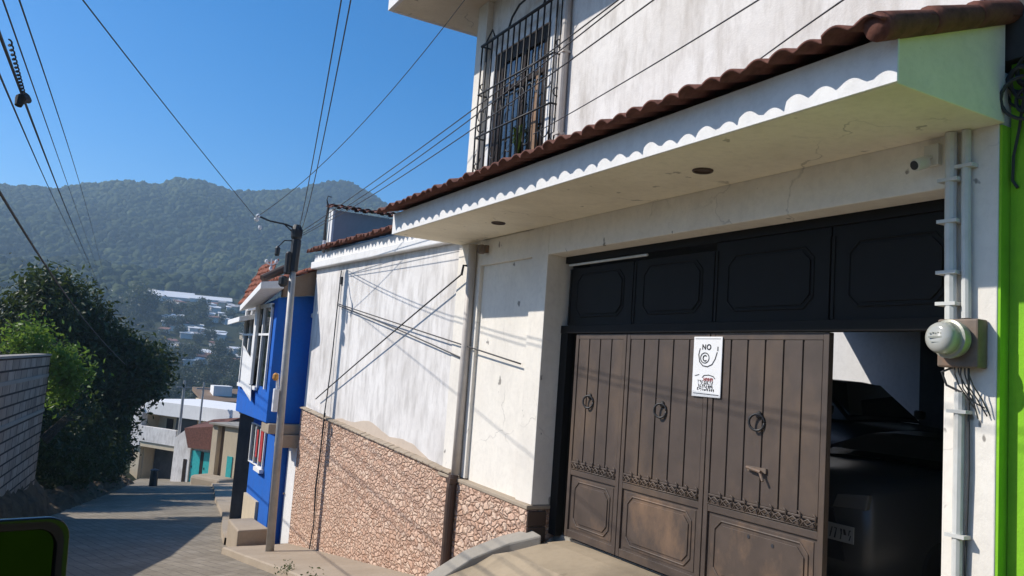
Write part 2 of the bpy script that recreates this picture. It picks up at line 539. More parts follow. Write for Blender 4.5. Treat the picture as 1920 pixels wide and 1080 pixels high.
gx = axis_steps(-2500, 3500, -14, 20, 0.9, 1.14)
gy = axis_steps(-1200, 1900, -12, 80, 0.9, 1.09)
gx = [x for x in gx]; gy = [y for y in gy if y < 2600]
gy2 = [y for y in gy if y < 260] + list(np.arange(260, 1500, 14)) + [1550, 1700, 2000, 2600]
gx2 = [x for x in gx if x < -250] + list(np.arange(-250, -20, 14)) + [x for x in gx if -20 <= x <= 26] + list(np.arange(34, 760, 14)) + [x for x in gx if x > 770]
V = np.array([(x, y, terr(x, y)) for y in gy2 for x in gx2])
nx, ny = len(gx2), len(gy2)
ii, jj = np.meshgrid(np.arange(ny-1), np.arange(nx-1), indexing='ij')
b0 = (ii*nx+jj).ravel()
F = np.stack([b0, b0+1, b0+nx+1, b0+nx], 1)
g = npmesh('ground', V, F, M['terrain'], True); g['kind'] = 'structure'

# road ribbon
mb = MB(); ys = list(np.arange(-30, 84.1, 0.75)); K = 10
for y in ys:
    l, rr = interp(LEFT, y)-0.35, interp(RIGHT, y)+0.25
    for k in range(K+1):
        t = k/K; x = l+(rr-l)*t
        mb.v.append((x, y, rz(y)-0.05*(2*t-1)**2*0+0.012*noise.noise((x*0.7, y*0.7, 0))))
for i in range(len(ys)-1):
    for k in range(K):
        a = i*(K+1)+k; mb.f.append((a, a+1, a+K+2, a+K+1))
o = mb.build('road', M['road'], smooth=True); o['kind'] = 'structure'

# sidewalk along the white wall with its kerb face
mb = MB(); ys = list(np.arange(8.3, 17.96, 0.4))
pts = []
for y in ys:
    xk = 3.55+0.03*noise.noise((0, y*0.9, 0)); z = rz(y)
    zs = z+0.13
    pts.append([(xk-0.02, y, z-0.2), (xk, y, zs-0.02), (xk+0.03, y, zs), (5.2, y, zs+0.03)])
for p in pts: mb.v += p
for i in range(len(pts)-1):
    for k in range(3):
        a = i*4+k; mb.f.append((a, a+1, a+5, a+4))
o = mb.build('sidewalk', M['sidewalk'], smooth=False); o['kind'] = 'structure'

# concrete driveway ramp up to the garage floor
mb = MB()
yy = np.linspace(2.6, 8.28, 12)
for y in yy:
    zk = rz(y)+0.02
    e = (0.0 if y < 7.7 else (y-7.7)*0.25)
    mb.v += [(3.5-e*0, y, zk-0.15), (3.52, y, zk+0.02), (3.9, y, zk+(0-zk)*0.42), (4.5, y, zk+(0-zk)*0.85-e), (5.02, y, -0.03-e*1.4), (5.3, y, -0.02-e*1.4)]
for i in range(len(yy)-1):
    for k in range(5):
        a = i*6+k; mb.f.append((a, a+1, a+7, a+6))
o = mb.build('driveway_ramp', M['ramp_concrete'], smooth=False); o['kind'] = 'structure'
# curved raised edge of the ramp on its downhill side
mb = MB()
edge = [(4.97, 8.1, 0.0), (4.7, 8.33, -0.12), (4.35, 8.5, -0.30), (4.0, 8.62, -0.55), (3.7, 8.68, -0.80), (3.5, 8.7, -0.98)]
for i, (x, y, z) in enumerate(edge):
    mb.v += [(x-0.04, y-0.35, z-0.35), (x-0.04, y-0.35, z+0.03), (x+0.02, y, z+0.03), (x+0.02, y, z-0.5)]
for i in range(len(edge)-1):
    for k in range(4):
        a = i*4; mb.f.append((a+k, a+(k+1) % 4, a+4+(k+1) % 4, a+4+k))
mb.f += [(0, 1, 2, 3), (20, 23, 22, 21)]
o = mb.build('ramp_kerb', M['concrete'], bevel=0.02); o['kind'] = 'structure'

# garage floor
o = mbox(5.28, 12.4, 2.82, 13.0, -0.4, -0.012).build('garage_floor', M['concrete']); o['kind'] = 'structure'

# earth bank below the block wall
mb = MB(); ys = np.arange(-12, 62, 0.35)
K = 9
for y in ys:
    l = interp(LEFT, y); z = rz(y)
    h = 1.75 if y < 30.5 else max(0.7, 1.75-(y-30.5)*0.5)
    if y < 14: h = 0.9
    for k in range(K+1):
        t = k/K
        x = l+0.12-1.0*t; zz = z-0.05+h*(t**0.75)
        n1 = noise.noise((x*2.3, y*1.7, zz*2.3)); n2 = noise.noise((x*6, y*5, zz*6))
        mb.v.append((x+0.16*n1*min(1, t*4+0.3)+0.06*n2, y, zz+0.18*n1*min(1, t*4)+0.07*n2))
for i in range(len(ys)-1):
    for k in range(K):
        a = i*(K+1)+k; mb.f.append((a, a+1, a+K+2, a+K+1))
o = mb.build('earth_bank', M['dirt'], smooth=False); o['kind'] = 'structure'

# ------------------------------------------------------------------ tile helper
def tile_sheet(y0, y1, pitch, x_out, z_out, x_in, z_in, rows, amp, zslope=0.0, per=8, jitter=0.012, seed=1):
    """courses of barrel tiles running in -X direction (eave at x_out), repeated along Y"""
    rnd = random.Random(seed)
    mb = MB(); n = int(round((y1-y0)/pitch)); m = n*per
    jy = [rnd.uniform(-jitter, jitter) for _ in range(n+2)]
    for rI in range(rows):
        t0 = rI/rows; t1 = (rI+1)/rows
        jz = [rnd.uniform(-jitter, jitter) for _ in range(n+2)]
        jx = [rnd.uniform(-2.5, 2.5)*jitter for _ in range(n+2)]
        for s, (t, lift) in enumerate(((t0, 0.028), (t1+0.06/rows, 0.0))):
            base = len(mb.v)
            for i in range(m+1):
                c = min(n-1, i//per)
                ph = (i % per)/per
                w = abs(math.sin(math.pi*ph))**0.8 if (i != m) else 0
                y = y0+(y1-y0)*i/m
                k = x_out+(x_in-x_out)*t + (jx[c] if s == 0 else 0)
                z = z_out+(z_in-z_out)*t+lift+amp*w*(1.0 if s == 0 else 0.85)+jz[c]+zslope*(y-y0)
                mb.v.append((k, y, z))
            if s == 1:
                a = base-(m+1)
                for i in range(m):
                    mb.f.append((a+i, a+i+1, base+i+1, base+i))
    return mb


# ------------------------------------------------------------------ main white house with the garage
house = thing('white_house', 'two storey white plastered house with tiled canopy over a brown garage gate', 'house', (5.0, 6.5, 0))
mb = MB()
mb.box(4.95, 5.35, 2.82, 3.15, -0.9, 3.90)               # right pier
mb.box(4.952, 5.36, 3.15, 8.05, 3.2, 3.90)                # lintel
mb.box(4.95, 5.32, 8.05, 8.42, 0.302, 3.90)               # pilaster beside gate
mb.box(5.0, 5.35, 8.42, 9.78, 0.302, 3.897)                # recessed panel
mb.box(4.953, 5.0, 8.42, 9.78, 3.2, 3.549)                 # its head
mb.box(4.95, 5.34, 9.78, 10.5, 0.342, 3.90)               # end pilaster
mb.build('wall', M['cream_plaster'], house, bevel=0.008)
mb = MB(); mb.box(4.998, 5.001, 8.424, 9.776, 0.302, 2.52); mb.box(4.947, 4.951, 9.8, 10.49, 0.36, 3.0)
# upper storey, window opening Y 8.30..9.72, Z 4.46..6.16
mb = MB()
mb.box(4.951, 6.3, 2.95, 7.86, 3.902, 7.2)
mb.box(4.952, 5.2, 7.86, 8.30, 3.9, 7.2)
mb.box(4.952, 5.2, 9.72, 10.25, 3.9, 7.2)
mb.box(4.952, 5.2, 8.30, 9.72, 3.9, 4.46)
mb.box(4.952, 5.2, 8.30, 9.72, 6.16, 7.2)
mb.box(5.2, 6.3, 10.0, 10.25, 3.9, 7.2)
mb.build('upper_wall', M['white_upper'], house)
mb = MB()
mb.box(4.925, 4.9515, 8.16, 8.30, 4.40, 6.3); mb.box(4.925, 4.9515, 9.72, 9.86, 4.40, 6.3)
mb.box(4.925, 4.9515, 8.30, 9.72, 6.16, 6.3)
mb.box(4.86, 4.952, 8.1, 9.95, 4.29, 4.40)
mb.build('window_trim', M['white_trim'], house, bevel=0.006)
mbox(4.86, 4.951, 9.98, 10.27, 3.95, 7.02).build('corner_post', M['cream_plaster'], house)
win = MB()
for a in ((8.301, 8.46), (9.53, 9.719), (8.92, 9.02)): win.box(4.945, 5.02, a[0], a[1], 4.47, 6.15)
win.box(4.947, 5.018, 8.302, 9.718, 4.462, 4.56); win.box(4.947, 5.018, 8.302, 9.718, 5.98, 6.158)
win.box(4.95, 5.015, 8.46, 9.53, 5.55, 5.62)
wf = win.build('window', M['window_brown'], house)
mbox(4.975, 4.985, 8.36, 9.66, 4.5, 6.1).build('glass', M['glass'], wf)
# roof eave of the upper storey
mb = MB(); mb.box(3.86, 6.9, 2.2, 11.15, 7.03, 7.16)
mb.build('eave', M['soffit_plaster'], house)
mb = MB(); mb.box(3.80, 3.859, 2.2, 11.2, 7.02, 7.24); mb.box(3.859, 6.9, 11.151, 11.21, 7.02, 7.24)
mb.build('eave_fascia', M['white_trim'], house)
tile_sheet(2.2, 11.3, 0.2, 3.74, 7.26, 6.9, 8.1, 6, 0.07, seed=5).build('upper_roof', M['tile'], house, smooth=True, solid=0.015)
# canopy
mb = MB()
prof = [(3.90, 3.55), (4.949, 3.55), (4.949, 4.22), (3.90, 3.84)]
mb.prism([(x, 2.785, z) for x, z in prof], (0, 7.645, 0))
can = mb.build('canopy', M['soffit_plaster'], house, bevel=0.006)
mb = MB(); mb.box(3.882, 3.90, 2.77, 10.44, 3.553, 3.835); mb.build('canopy_fascia', M['white_trim'], house, bevel=0.003)
ts = tile_sheet(2.70, 10.45, 0.205, 3.65, 3.80, 4.96, 4.22, 3, 0.050, jitter=0.008, seed=2, per=10)
ts.build('canopy_tiles', M['tile'], house, smooth=True, solid=0.016)
mb = MB()       # verge tiles closing the near end of the canopy
for k in range(3):
    x0 = 3.70+k*0.44
    pts = [(x0+0.1*q, 2.77, 3.84+0.362*(x0+0.1*q-3.9)+0.035+0.012*(5-q)/5) for q in range(6)]
    mb.tube(pts, [0.082, 0.080, 0.077, 0.075, 0.072, 0.07], 14)
mb.build('verge_tiles', M['tile'], house, smooth=True)
for y in (4.92, 8.41):
    d = MB(); d.ring((4.45, y, 3.545), (0, 0, 1), 0.075, 0.012, 24, 6); d.lathe((4.45, y, 3.5502), (0, 0, -1), [(0, 0.07), (0.002, 0.07)], 20)
    d.build('downlight', M['pipe_dark'], house, smooth=False)
mb = MB(); mb.tube([(4.90, 7.9, 7.0), (4.90, 7.9, 4.2)], 0.05, 12)
for z in (4.6, 5.6, 6.5): mb.box(4.845, 4.951, 7.845, 7.955, z, z+0.03)
mb.build('downpipe', M['pipe_brown'], house, smooth=False, label='weathered downpipe beside the upstairs window')
# stone plinth of the house
mb = MB()
mb.hexa([(4.90, 8.05, -1.3), (5.3, 8.05, -1.3), (5.3, 10.02, -1.6), (4.90, 10.02, -1.6), (4.90, 8.05, 0.25), (5.3, 8.05, 0.25), (5.3, 10.02, 0.29), (4.90, 10.02, 0.29)])
mb.build('stone_plinth', M['dado'], house, bevel=0.015)
mb = MB()
mb.hexa([(4.885, 8.035, 0.252), (5.3, 8.035, 0.252), (5.3, 10.5, 0.295), (4.885, 10.5, 0.295), (4.885, 8.035, 0.30), (5.3, 8.035, 0.30), (5.3, 10.5, 0.34), (4.885, 10.5, 0.34)])
mb.build('plinth_cap', M['sidewalk'], house, bevel=0.01)
mb = MB()
for k in range(3): mb.box(4.9-0.002*k, 5.15, 8.02, 8.049, -0.28+0.175*k, -0.115+0.175*k)
mb.build('plinth_return', M['pipe_dark'], house, bevel=0.01)
mb = MB(); mb.tube([(4.89, 9.93, 3.5), (4.89, 9.93, 1.8), (4.885, 9.93, 0.37)], 0.06, 12); mb.build('front_downpipe', M['pipe_brown'], house, smooth=True)
mb = MB(); mb.tube([(4.86, 9.93, 0.37), (4.84, 9.93, 0.2), (4.84, 9.94, -0.6), (4.84, 9.95, -1.12)], 0.066, 12); mb.box(4.78, 4.9, 9.86, 10.0, 0.26, 0.33)
mb.build('downpipe_foot', M['pipe_dark'], house, smooth=False)
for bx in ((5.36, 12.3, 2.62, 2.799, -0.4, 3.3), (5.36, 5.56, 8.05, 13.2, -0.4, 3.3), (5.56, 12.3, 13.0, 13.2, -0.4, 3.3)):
    mbox(*bx).build('garage_wall', M['shade_dark'], house)  # dimness of the interior put into the wall colour
mbox(5.36, 12.3, 2.62, 10.0, 3.302, 3.5).build('garage_ceiling', M['shade_dark'], house)  # unseen slab, edge shaped to cast the diagonal shade on the patio wall
mbox(12.3, 12.5, 2.6, 13.2, -0.4, 3.7).build('patio_wall', M['patio_white'], house)
mbox(12.24, 12.299, 7.3, 8.2, 0, 3.0).build('dark_panel', M['shade_dark'], house)  # added dark sheet standing in for a dark post

# security lamp on the corner
mb = MB(); mb.box(4.9, 4.951, 9.57, 9.65, 3.36, 3.46); mb.lathe((4.86, 9.61, 3.40), (0, 0, -1), [(-0.06, 0.03), (-0.05, 0.05), (0.04, 0.055), (0.06, 0.04)], 14)
o = mb.build('wall_lamp', M['rust'], origin=(4.95, 9.61, 3.4)); tag(o, 'small rusty round lamp fixed on the wall under the canopy end', 'lamp')

# wrought iron grille in front of the upper window (part of the house)
mb = MB()
GX = 4.82; gy0, gy1, gz0, gz1 = 8.0, 9.98, 4.41, 6.33
for k in range(14):
    y = gy0+(gy1-gy0)*k/13
    mb.tube([(GX, y, gz0), (GX-0.005, y+0.01, 5.1), (GX, y, gz1)], 0.012, 6)
    mb.tube([(GX, y, gz0), (GX-0.03, y, gz0-0.05), (GX+0.05, y, gz0-0.07)], 0.010, 6)
for z in (gz0, 5.0, 5.62, gz1):
    mb.tube([(GX-0.012, gy0, z), (GX-0.012, gy1, z)], 0.013 if z != gz1 else 0.02, 6)
for y in (gy0, gy1):
    for z in (gz0, 5.0, 5.62, gz1): mb.tube([(GX, y, z), (4.95, y, z)], 0.012, 6)
    mb.tube([(4.885, y, gz0), (4.885, y, gz1)], 0.009, 6)
    for z in (4.6, 5.15, 5.75):
        mb.ring((4.885, y, z), (0, 1, 0), 0.05, 0.008, 14, 5, 0.3, 4.6)
# cresting arch and scrolls along the top rail
for yc in (8.75,):
    mb.tube([(GX, yc-0.45, gz1), (GX, yc-0.40, gz1+0.16), (GX, yc-0.22, gz1+0.25), (GX, yc, gz1+0.27), (GX, yc+0.22, gz1+0.25), (GX, yc+0.40, gz1+0.14), (GX, yc+0.48, gz1)], 0.014, 6)
mb.tube([(GX, gy1-0.08, gz1), (GX, gy1-0.28, gz1+0.16), (GX, gy1-0.36, gz1+0.04)], 0.012, 6)
mb.tube([(GX, gy0+0.05, gz1), (GX, gy0+0.2, gz1+0.14), (GX, gy0+0.34, gz1+0.03)], 0.012, 6)
for k in range(9):
    y = gy0+(gy1-gy0)*(k+0.5)/9
    mb.ring((GX, y, 5.31), (1, 0, 0), 0.085, 0.008, 14, 5, 0.4+k, 4.4+k)
    if k % 2 == 0: mb.ring((GX, y, 4.70), (1, 0, 0), 0.09, 0.008, 14, 5, 0.2, 4.0)
mb.build('window_grille', M['iron'], house, smooth=True)

# things behind the bars
rnd = random.Random(4)
pl = thing('potted_plant', 'leafy potted plant standing behind the window grille upstairs', 'plant', (4.885, 8.85, 4.40))
MB().lathe((4.885, 8.85, 4.40), (0, 0, 1), [(0, 0.035), (0.12, 0.048), (0.13, 0.05)], 14).build('pot', M['tile'], pl)
mb = MB()
for k in range(46):
    a = rnd.uniform(0, 6.28); l = rnd.uniform(0.2, 0.42); tl = rnd.uniform(0.1, 0.22)
    p0 = Vector((4.885, 8.85, 4.53)); p1 = p0+Vector((math.cos(a)*tl*0.15, math.sin(a)*tl*0.7, l)); p2 = p0+Vector((math.cos(a)*tl*0.3, math.sin(a)*tl*1.4, l*0.9))
    s = Vector((-math.sin(a), math.cos(a), 0))*0.018
    mb.add([p0-s, p0+s, p1+s, p1-s, p2], [(0, 1, 2, 3), (3, 2, 4)])
mb.build('leaves', M['leaf_mid'], pl)
mb = MB(); mb.prism([(4.905, 8.44, 4.42), (4.905, 8.62, 4.42), (4.905, 8.56, 5.5), (4.905, 8.50, 5.58)], (0.025, 0, 0))
o = mb.build('wooden_board', M['wood'], origin=(4.91, 8.5, 4.42)); tag(o, 'tall narrow brown wooden board leaning in the upstairs window', 'board')

# ------------------------------------------------------------------ garage gate
gate = thing('garage_gate', 'brown metal folding garage gate with black panelled transom above', 'gate', (5.25, 5.6, 0))


def clipped(y0, y1, z0, z1, c):
    return [(y0+c, z0), (y1-c, z0), (y1, z0+c), (y1, z1-c), (y1-c, z1), (y0+c, z1), (y0, z1-c), (y0, z0+c)]


def bead(mb, poly, x, rad):
    n = len(poly)
    for i in range(n):
        a = poly[i]; b = poly[(i+1) % n]
        mb.tube([(x, a[0], a[1]), (x, b[0], b[1])], rad, 6)


# black transom: header, bottom rail and four panels
mb = MB(); mb.box(5.20, 5.28, 3.15, 8.04, 3.12, 3.199); mb.box(5.19, 5.29, 3.15, 8.04, 2.29, 2.38)
mb.box(5.20, 5.30, 7.90, 8.045, -0.02, 2.29)
mb.build('frame', M['gate_black'], gate, bevel=0.004)
for a, b in ((3.155, 4.255), (4.27, 5.535), (5.55, 6.735), (6.75, 7.95)):
    mb = MB(); mb.box(5.225, 5.255, a, b, 2.381, 3.05 if b > 6 else 3.12)
    p = clipped(a+0.16, b-0.16, 2.48, 2.98, 0.09)
    bead(mb, p, 5.225, 0.010)
    q = clipped(a+0.19, b-0.19, 2.51, 2.95, 0.08)
    mb.prism([(5.213, y, z) for y, z in q], (0.012, 0, 0))
    mb.box(5.216, 5.226, a, a+0.03, 2.39, 3.04); mb.box(5.216, 5.226, b-0.03, b, 2.39, 3.04)
    mb.build('transom_panel', M['gate_black'], gate, bevel=0.003)
mb = MB(); mb.tube([(5.19, 7.93, 3.09), (5.19, 6.5, 3.09)], 0.014, 8); mb.build('rail_tube', M['galv'], gate)


def leaf_door(y0, y1, ringy, extra=False):
    w = y1-y0
    mb = MB()
    X = 5.235
    mb.box(X, X+0.03, y0, y1, 0.02, 2.285)                       # sheet
    fr = 0.055
    mb.box(X-0.02, X+0.035, y0+0.001, y0+fr, 0.02, 2.284); mb.box(X-0.02, X+0.035, y1-fr, y1-0.001, 0.02, 2.284)
    for z0, z1 in ((0.02, 0.10), (0.70, 0.76), (0.835, 0.855), (2.225, 2.284)):
        mb.box(X-0.018, X+0.034, y0+fr, y1-fr, z0, z1)
    n = max(2, int(round((w-2*fr)/0.205)))
    for k in range(n):                                           # vertical boards
        a = y0+fr+(w-2*fr)*k/n; b = y0+fr+(w-2*fr)*(k+1)/n
        mb.box(X-0.012, X, a+0.009, b-0.009, 0.856, 2.224)
    lf = mb.build('leaf', M['gate_brown'], gate, bevel=0.004)
    mb = MB()                                                    # lower panel with mouldings
    a, b = y0+fr+0.04, y1-fr-0.04
    mb.box(X-0.006, X-0.001, a, b, 0.125, 0.675)
    c = 0.075
    n8 = clipped(a+0.05, b-0.05, 0.16, 0.64, c)
    bead(mb, n8, X-0.008, 0.009)
    q = clipped(a+0.085, b-0.085, 0.195, 0.605, c*0.9)
    mb.prism([(X-0.016, y, z) for y, z in q], (0.01, 0, 0))
    mb.build('lower_panel', M['gate_panel'], lf, bevel=0.003)
    mb = MB()                                                    # wrought ornament along the middle rail
    m_ = max(3, int(round(w/0.16)))
    for k in range(m_):
        yc = y0+0.07+(w-0.14)*(k+0.5)/m_; h = (w-0.14)/m_/2
        mb.tube([(X-0.022, yc-h, 0.775), (X-0.026, yc-h*0.6, 0.81), (X-0.026, yc, 0.835), (X-0.026, yc+h*0.6, 0.81), (X-0.022, yc+h, 0.775)], 0.007, 5)
        mb.tube([(X-0.022, yc-h, 0.83), (X-0.026, yc, 0.785), (X-0.022, yc+h, 0.83)], 0.006, 5)
        mb.tube([(X-0.02, yc-h, 0.78), (X-0.028, yc-h, 0.87), (X-0.028, yc-h+0.025, 0.885)], 0.006, 5)
    mb.tube([(X-0.022, y0+0.06, 0.772), (X-0.022, y1-0.06, 0.772)], 0.007, 5)
    mb.build('ornament_rail', M['gate_brown'], lf, smooth=True)
    mb = MB()
    zc = 1.56
    mb.lathe((X-0.012, ringy, zc+0.03), (-1, 0, 0), [(0, 0.035), (0.012, 0.03), (0.03, 0.012)], 12)
    mb.ring((X-0.04, ringy, zc-0.03), (1, 0.35, 0), 0.068, 0.011, 20, 6)
    mb.build('ring_handle', M['iron'], lf, smooth=True)
    if extra:
        mb = MB(); mb.box(X-0.03, X-0.012, 4.83, 5.03, 1.12, 1.16); mb.tube([(X-0.05, 5.02, 1.15), (X-0.055, 4.86, 1.13)], 0.014, 8); mb.tube([(X-0.05, 4.88, 1.14), (X-0.06, 4.83, 1.06)], 0.012, 8)
        mb.build('bolt', M['rust'], lf)
        for yy_, zz_ in ((5.0, 0.58), (4.74, 0.56)):
            MB().lathe((X-0.017, yy_, zz_), (-1, 0, 0), [(0, 0.016), (0.003, 0.016)], 10).build('keyhole', M['ink'], lf)
    return lf


leaf_door(6.80, 7.74, 7.40)
leaf_door(5.56, 6.79, 6.18)
leaf_door(4.25, 5.55, 4.94, True)

# no-parking sign on the gate
rnd = random.Random(11)
sg = thing('no_parking_sign', 'white rectangular NO sign with black lettering fixed on the brown gate', 'sign', (5.215, 5.57, 1.70))
SX = 5.205
mbox(SX, SX+0.008, 5.39, 5.76, 1.70, 2.25).build('plate', M['white_paint'], sg, bevel=0.006)


def stroke(mb, pts, wd, x=SX-0.003):       # flat pen stroke in the sign's plane, pts = (y to the viewer's right = smaller Y, z)
    for (a, b), (c, d) in zip(pts, pts[1:]):
        dy, dz = c-a, d-b; L = math.hypot(dy, dz) or 1e-6
        ny, nz = -dz/L*wd/2, dy/L*wd/2; ey, ez = dy/L*wd*0.3, dz/L*wd*0.3
        q = [(a-ey+ny, b-ez+nz), (a-ey-ny, b-ez-nz), (c+ey-ny, d+ez-nz), (c+ey+ny, d+ez+nz)]
        mb.prism([(x, y, z) for y, z in q], (0.0025, 0, 0))


def sy_(t): return 5.76-0.37*t      # 0..1 across the sign from its left edge
def sz_(t): return 1.70+0.55*t


mb = MB()
stroke(mb, [(sy_(0.33), sz_(0.79)), (sy_(0.33), sz_(0.865)), (sy_(0.43), sz_(0.79)), (sy_(0.43), sz_(0.865))], 0.010)
stroke(mb, [(sy_(0.55+0.065*math.cos(t)), sz_(0.827+0.04*math.sin(t))) for t in np.linspace(0, 6.3, 15)], 0.010)
stroke(mb, [(sy_(0.24), sz_(0.80)), (sy_(0.20), sz_(0.70)), (sy_(0.24), sz_(0.58)), (sy_(0.36), sz_(0.515)), (sy_(0.52), sz_(0.50)), (sy_(0.68), sz_(0.54)), (sy_(0.78), sz_(0.63)), (sy_(0.84), sz_(0.74))], 0.009)
stroke(mb, [(sy_(0.86), sz_(0.77)), (sy_(0.86), sz_(0.83))], 0.010)
stroke(mb, [(sy_(0.42+0.15*math.cos(t)), sz_(0.645+0.085*math.sin(t))) for t in np.linspace(0, 6.3, 20)], 0.008)
stroke(mb, [(sy_(0.43+0.07*math.cos(t)), sz_(0.64+0.045*math.sin(t))) for t in np.linspace(0.9, 5.4, 12)], 0.010)
stroke(mb, [(sy_(0.10), sz_(0.345)), (sy_(0.24), sz_(0.365))], 0.006)
stroke(mb, [(sy_(0.36), sz_(0.32)), (sy_(0.42), sz_(0.355)), (sy_(0.58), sz_(0.365)), (sy_(0.74), sz_(0.345)), (sy_(0.80), sz_(0.31))], 0.007)
for rowz, h, x0, x1, n in ((0.225, 0.05, 0.20, 0.76, 8), (0.165, 0.04, 0.24, 0.76, 8), (0.115, 0.035, 0.20, 0.80, 10)):
    for k in range(n):
        t = x0+(x1-x0)*k/n; w_ = (x1-x0)/n*0.62
        zz = rowz+rnd.uniform(-0.004, 0.004)-0.02*k/n
        for s in range(3):
            stroke(mb, [(sy_(t+rnd.uniform(0, w_)), sz_(zz+rnd.choice((0, h/2, h)))), (sy_(t+rnd.uniform(0, w_)), sz_(zz+rnd.choice((0, h/2, h))))], 0.006)
stroke(mb, [(sy_(0.06), sz_(0.055)), (sy_(0.94), sz_(0.045))], 0.005)
stroke(mb, [(sy_(0.06), sz_(0.965)), (sy_(0.94), sz_(0.965))], 0.003)
mb.build('lettering', M['ink'], sg)
mb = MB()
for k in range(4):
    t = 0.42+0.085*k
    stroke(mb, [(sy_(t), sz_(0.265)), (sy_(t), sz_(0.315))], 0.008); stroke(mb, [(sy_(t), sz_(0.29+0.02*(k % 2))), (sy_(t+0.05), sz_(0.29))], 0.007); stroke(mb, [(sy_(t+0.05), sz_(0.265)), (sy_(t+0.05), sz_(0.312))], 0.006)
mb.build('red_lettering', M['red_ink'], sg)

# ------------------------------------------------------------------ electric meter, conduits, camera on the right pier
mt = thing('electric_meter', 'round grey electric meter on a rusty box on the white pier', 'meter', (4.95, 3.0, 2.05))
mbox(4.84, 4.948, 2.87, 3.13, 2.03, 2.33).build('meter_box', M['rust'], mt, bevel=0.012)
MB().lathe((4.84, 3.01, 2.20), (-1, 0.12, 0.02), [(0, 0.11), (0.035, 0.11), (0.04, 0.12), (0.065, 0.12), (0.07, 0.104), (0.08, 0.10)], 32).build('collar', M['meter_grey'], mt, smooth=False)
gm = N('frosted_meter_glass'); gm.fin((0.40, 0.40, 0.36), 0.15, spec=0.6)
MB().lathe((4.765, 3.02, 2.202), (-1, 0.12, 0.02), [(0, 0.10), (0.06, 0.096), (0.08, 0.086), (0.092, 0.06), (0.095, 0.0)], 32).build('dome', gm.m, mt, smooth=True)
mb = MB()
ax = Vector((-1, 0.12, 0.02)).normalized(); c0 = Vector((4.765, 3.02, 2.202))+ax*0.096
mb.box(c0.x-0.002, c0.x+0.003, c0.y-0.045, c0.y+0.045, c0.z-0.006, c0.z+0.006)
for k in range(5):
    mb.box(c0.x-0.0015, c0.x+0.003, c0.y-0.04+0.018*k, c0.y-0.03+0.018*k, c0.z+0.02+0.004*(k % 2), c0.z+0.027+0.004*(k % 2))
mb.box(c0.x-0.001, c0.x+0.003, c0.y-0.03, c0.y+0.03, c0.z-0.032, c0.z-0.028)
mb.build('dial', M['meter_grey'], mt)


def conduit(name, pts, rad, mat, label, cat='pipe', clamps=(), group=None):
    mb = MB(); mb.tube(pts, rad, 10)
    for z in clamps:
        x, y = pts[0][0], pts[0][1]
        mb.box(x-rad-0.006, 4.951, y-rad-0.03, y+rad+0.03, z, z+0.022)
    o = mb.build(name, mat, origin=pts[-1]); tag(o, label, cat, group)
    return o


conduit('conduit', [(4.90, 3.095, 3.545), (4.90, 3.09, 2.9), (4.895, 3.075, 2.33)], 0.036, M['galv'], 'thick grey conduit running from the canopy down to the meter', clamps=(3.22, 2.95, 2.62, 2.42))
conduit('conduit', [(4.915, 3.005, 3.545), (4.915, 3.0, 3.0), (4.918, 2.99, 2.34)], 0.028, M['galv'], 'thinner grey conduit behind the thick one above the meter', clamps=(3.3,))
conduit('conduit', [(4.91, 3.02, 1.88), (4.91, 3.02, 0.9), (4.905, 3.015, -0.3)], 0.032, M['galv'], 'grey conduit rising from the ground to below the meter', clamps=(1.75, 1.0))
rnd = random.Random(3)
mb = MB()
for k in range(5):
    y = 2.92+0.022*k; q = rnd.random()
    mb.tube([(4.88, y+0.03, 2.04), (4.86-0.03*q, y+0.01, 1.99), (4.87, y-0.02+0.05*q, 1.93-0.04*q), (4.9, y-0.05+0.03*q, 1.86-0.05*q), (4.93, y-0.07-0.03*q, 1.80-0.09*rnd.random())], 0.0045, 5)
mb.tube([(4.93, 3.02, 1.88), (4.90, 3.1, 1.92), (4.88, 3.12, 2.0), (4.88, 3.05, 2.03)], 0.008, 6)
o = mb.build('loose_wires', M['wire'], origin=(4.9, 3.0, 1.9)); tag(o, 'tangle of loose dark wires hanging out below the electric meter', 'wires')
mb = MB(); mb.tube([(4.925, 2.975, 2.03), (4.925, 2.965, 1.4), (4.925, 2.98, 0.8), (4.925, 2.96, -0.2)], 0.008, 6)
o = mb.build('cable', M['wire'], origin=(4.92, 2.97, -0.2)); tag(o, 'thin black cable hanging beside the lower conduit on the pier', 'cable')

cm = thing('security_camera', 'small white security camera under the canopy beside the conduits', 'camera', (4.95, 3.24, 3.40))
mb = MB(); mb.box(4.91, 4.951, 3.19, 3.29, 3.36, 3.50); mb.tube([(4.92, 3.24, 3.42), (4.86, 3.25, 3.39)], 0.014, 8); mb.build('bracket', M['plastic_white'], cm)
mb = MB(); mb.lathe((4.88, 3.25, 3.38), (-0.9, 0.2, -0.35), [(0, 0.03), (0.01, 0.042), (0.10, 0.042), (0.105, 0.036)], 16); mb.build('housing', M['plastic_white'], cm)
mb = MB(); mb.lathe((4.783, 3.271, 3.342), (-0.9, 0.2, -0.35), [(0, 0.03), (0.006, 0.03)], 16); mb.build('lens', M['ink'], cm)

# ------------------------------------------------------------------ vehicles in the garage
def wheel(parent, c, axis, rad=0.33, w=0.2):
    a = Vector(axis).normalized()
    ty = MB().lathe(Vector(c)-a*w/2, a, [(0, rad*0.72), (0.02, rad*0.97), (w*0.5, rad), (w-0.02, rad*0.97), (w, rad*0.72)], 24).build('wheel', M['rubber'], parent, smooth=False)
    MB().lathe(Vector(c)-a*(w/2+0.004), a, [(0, rad*0.68), (0.02, rad*0.6), (0.03, 0.06)], 20).build('rim', M['car_silver'], ty)


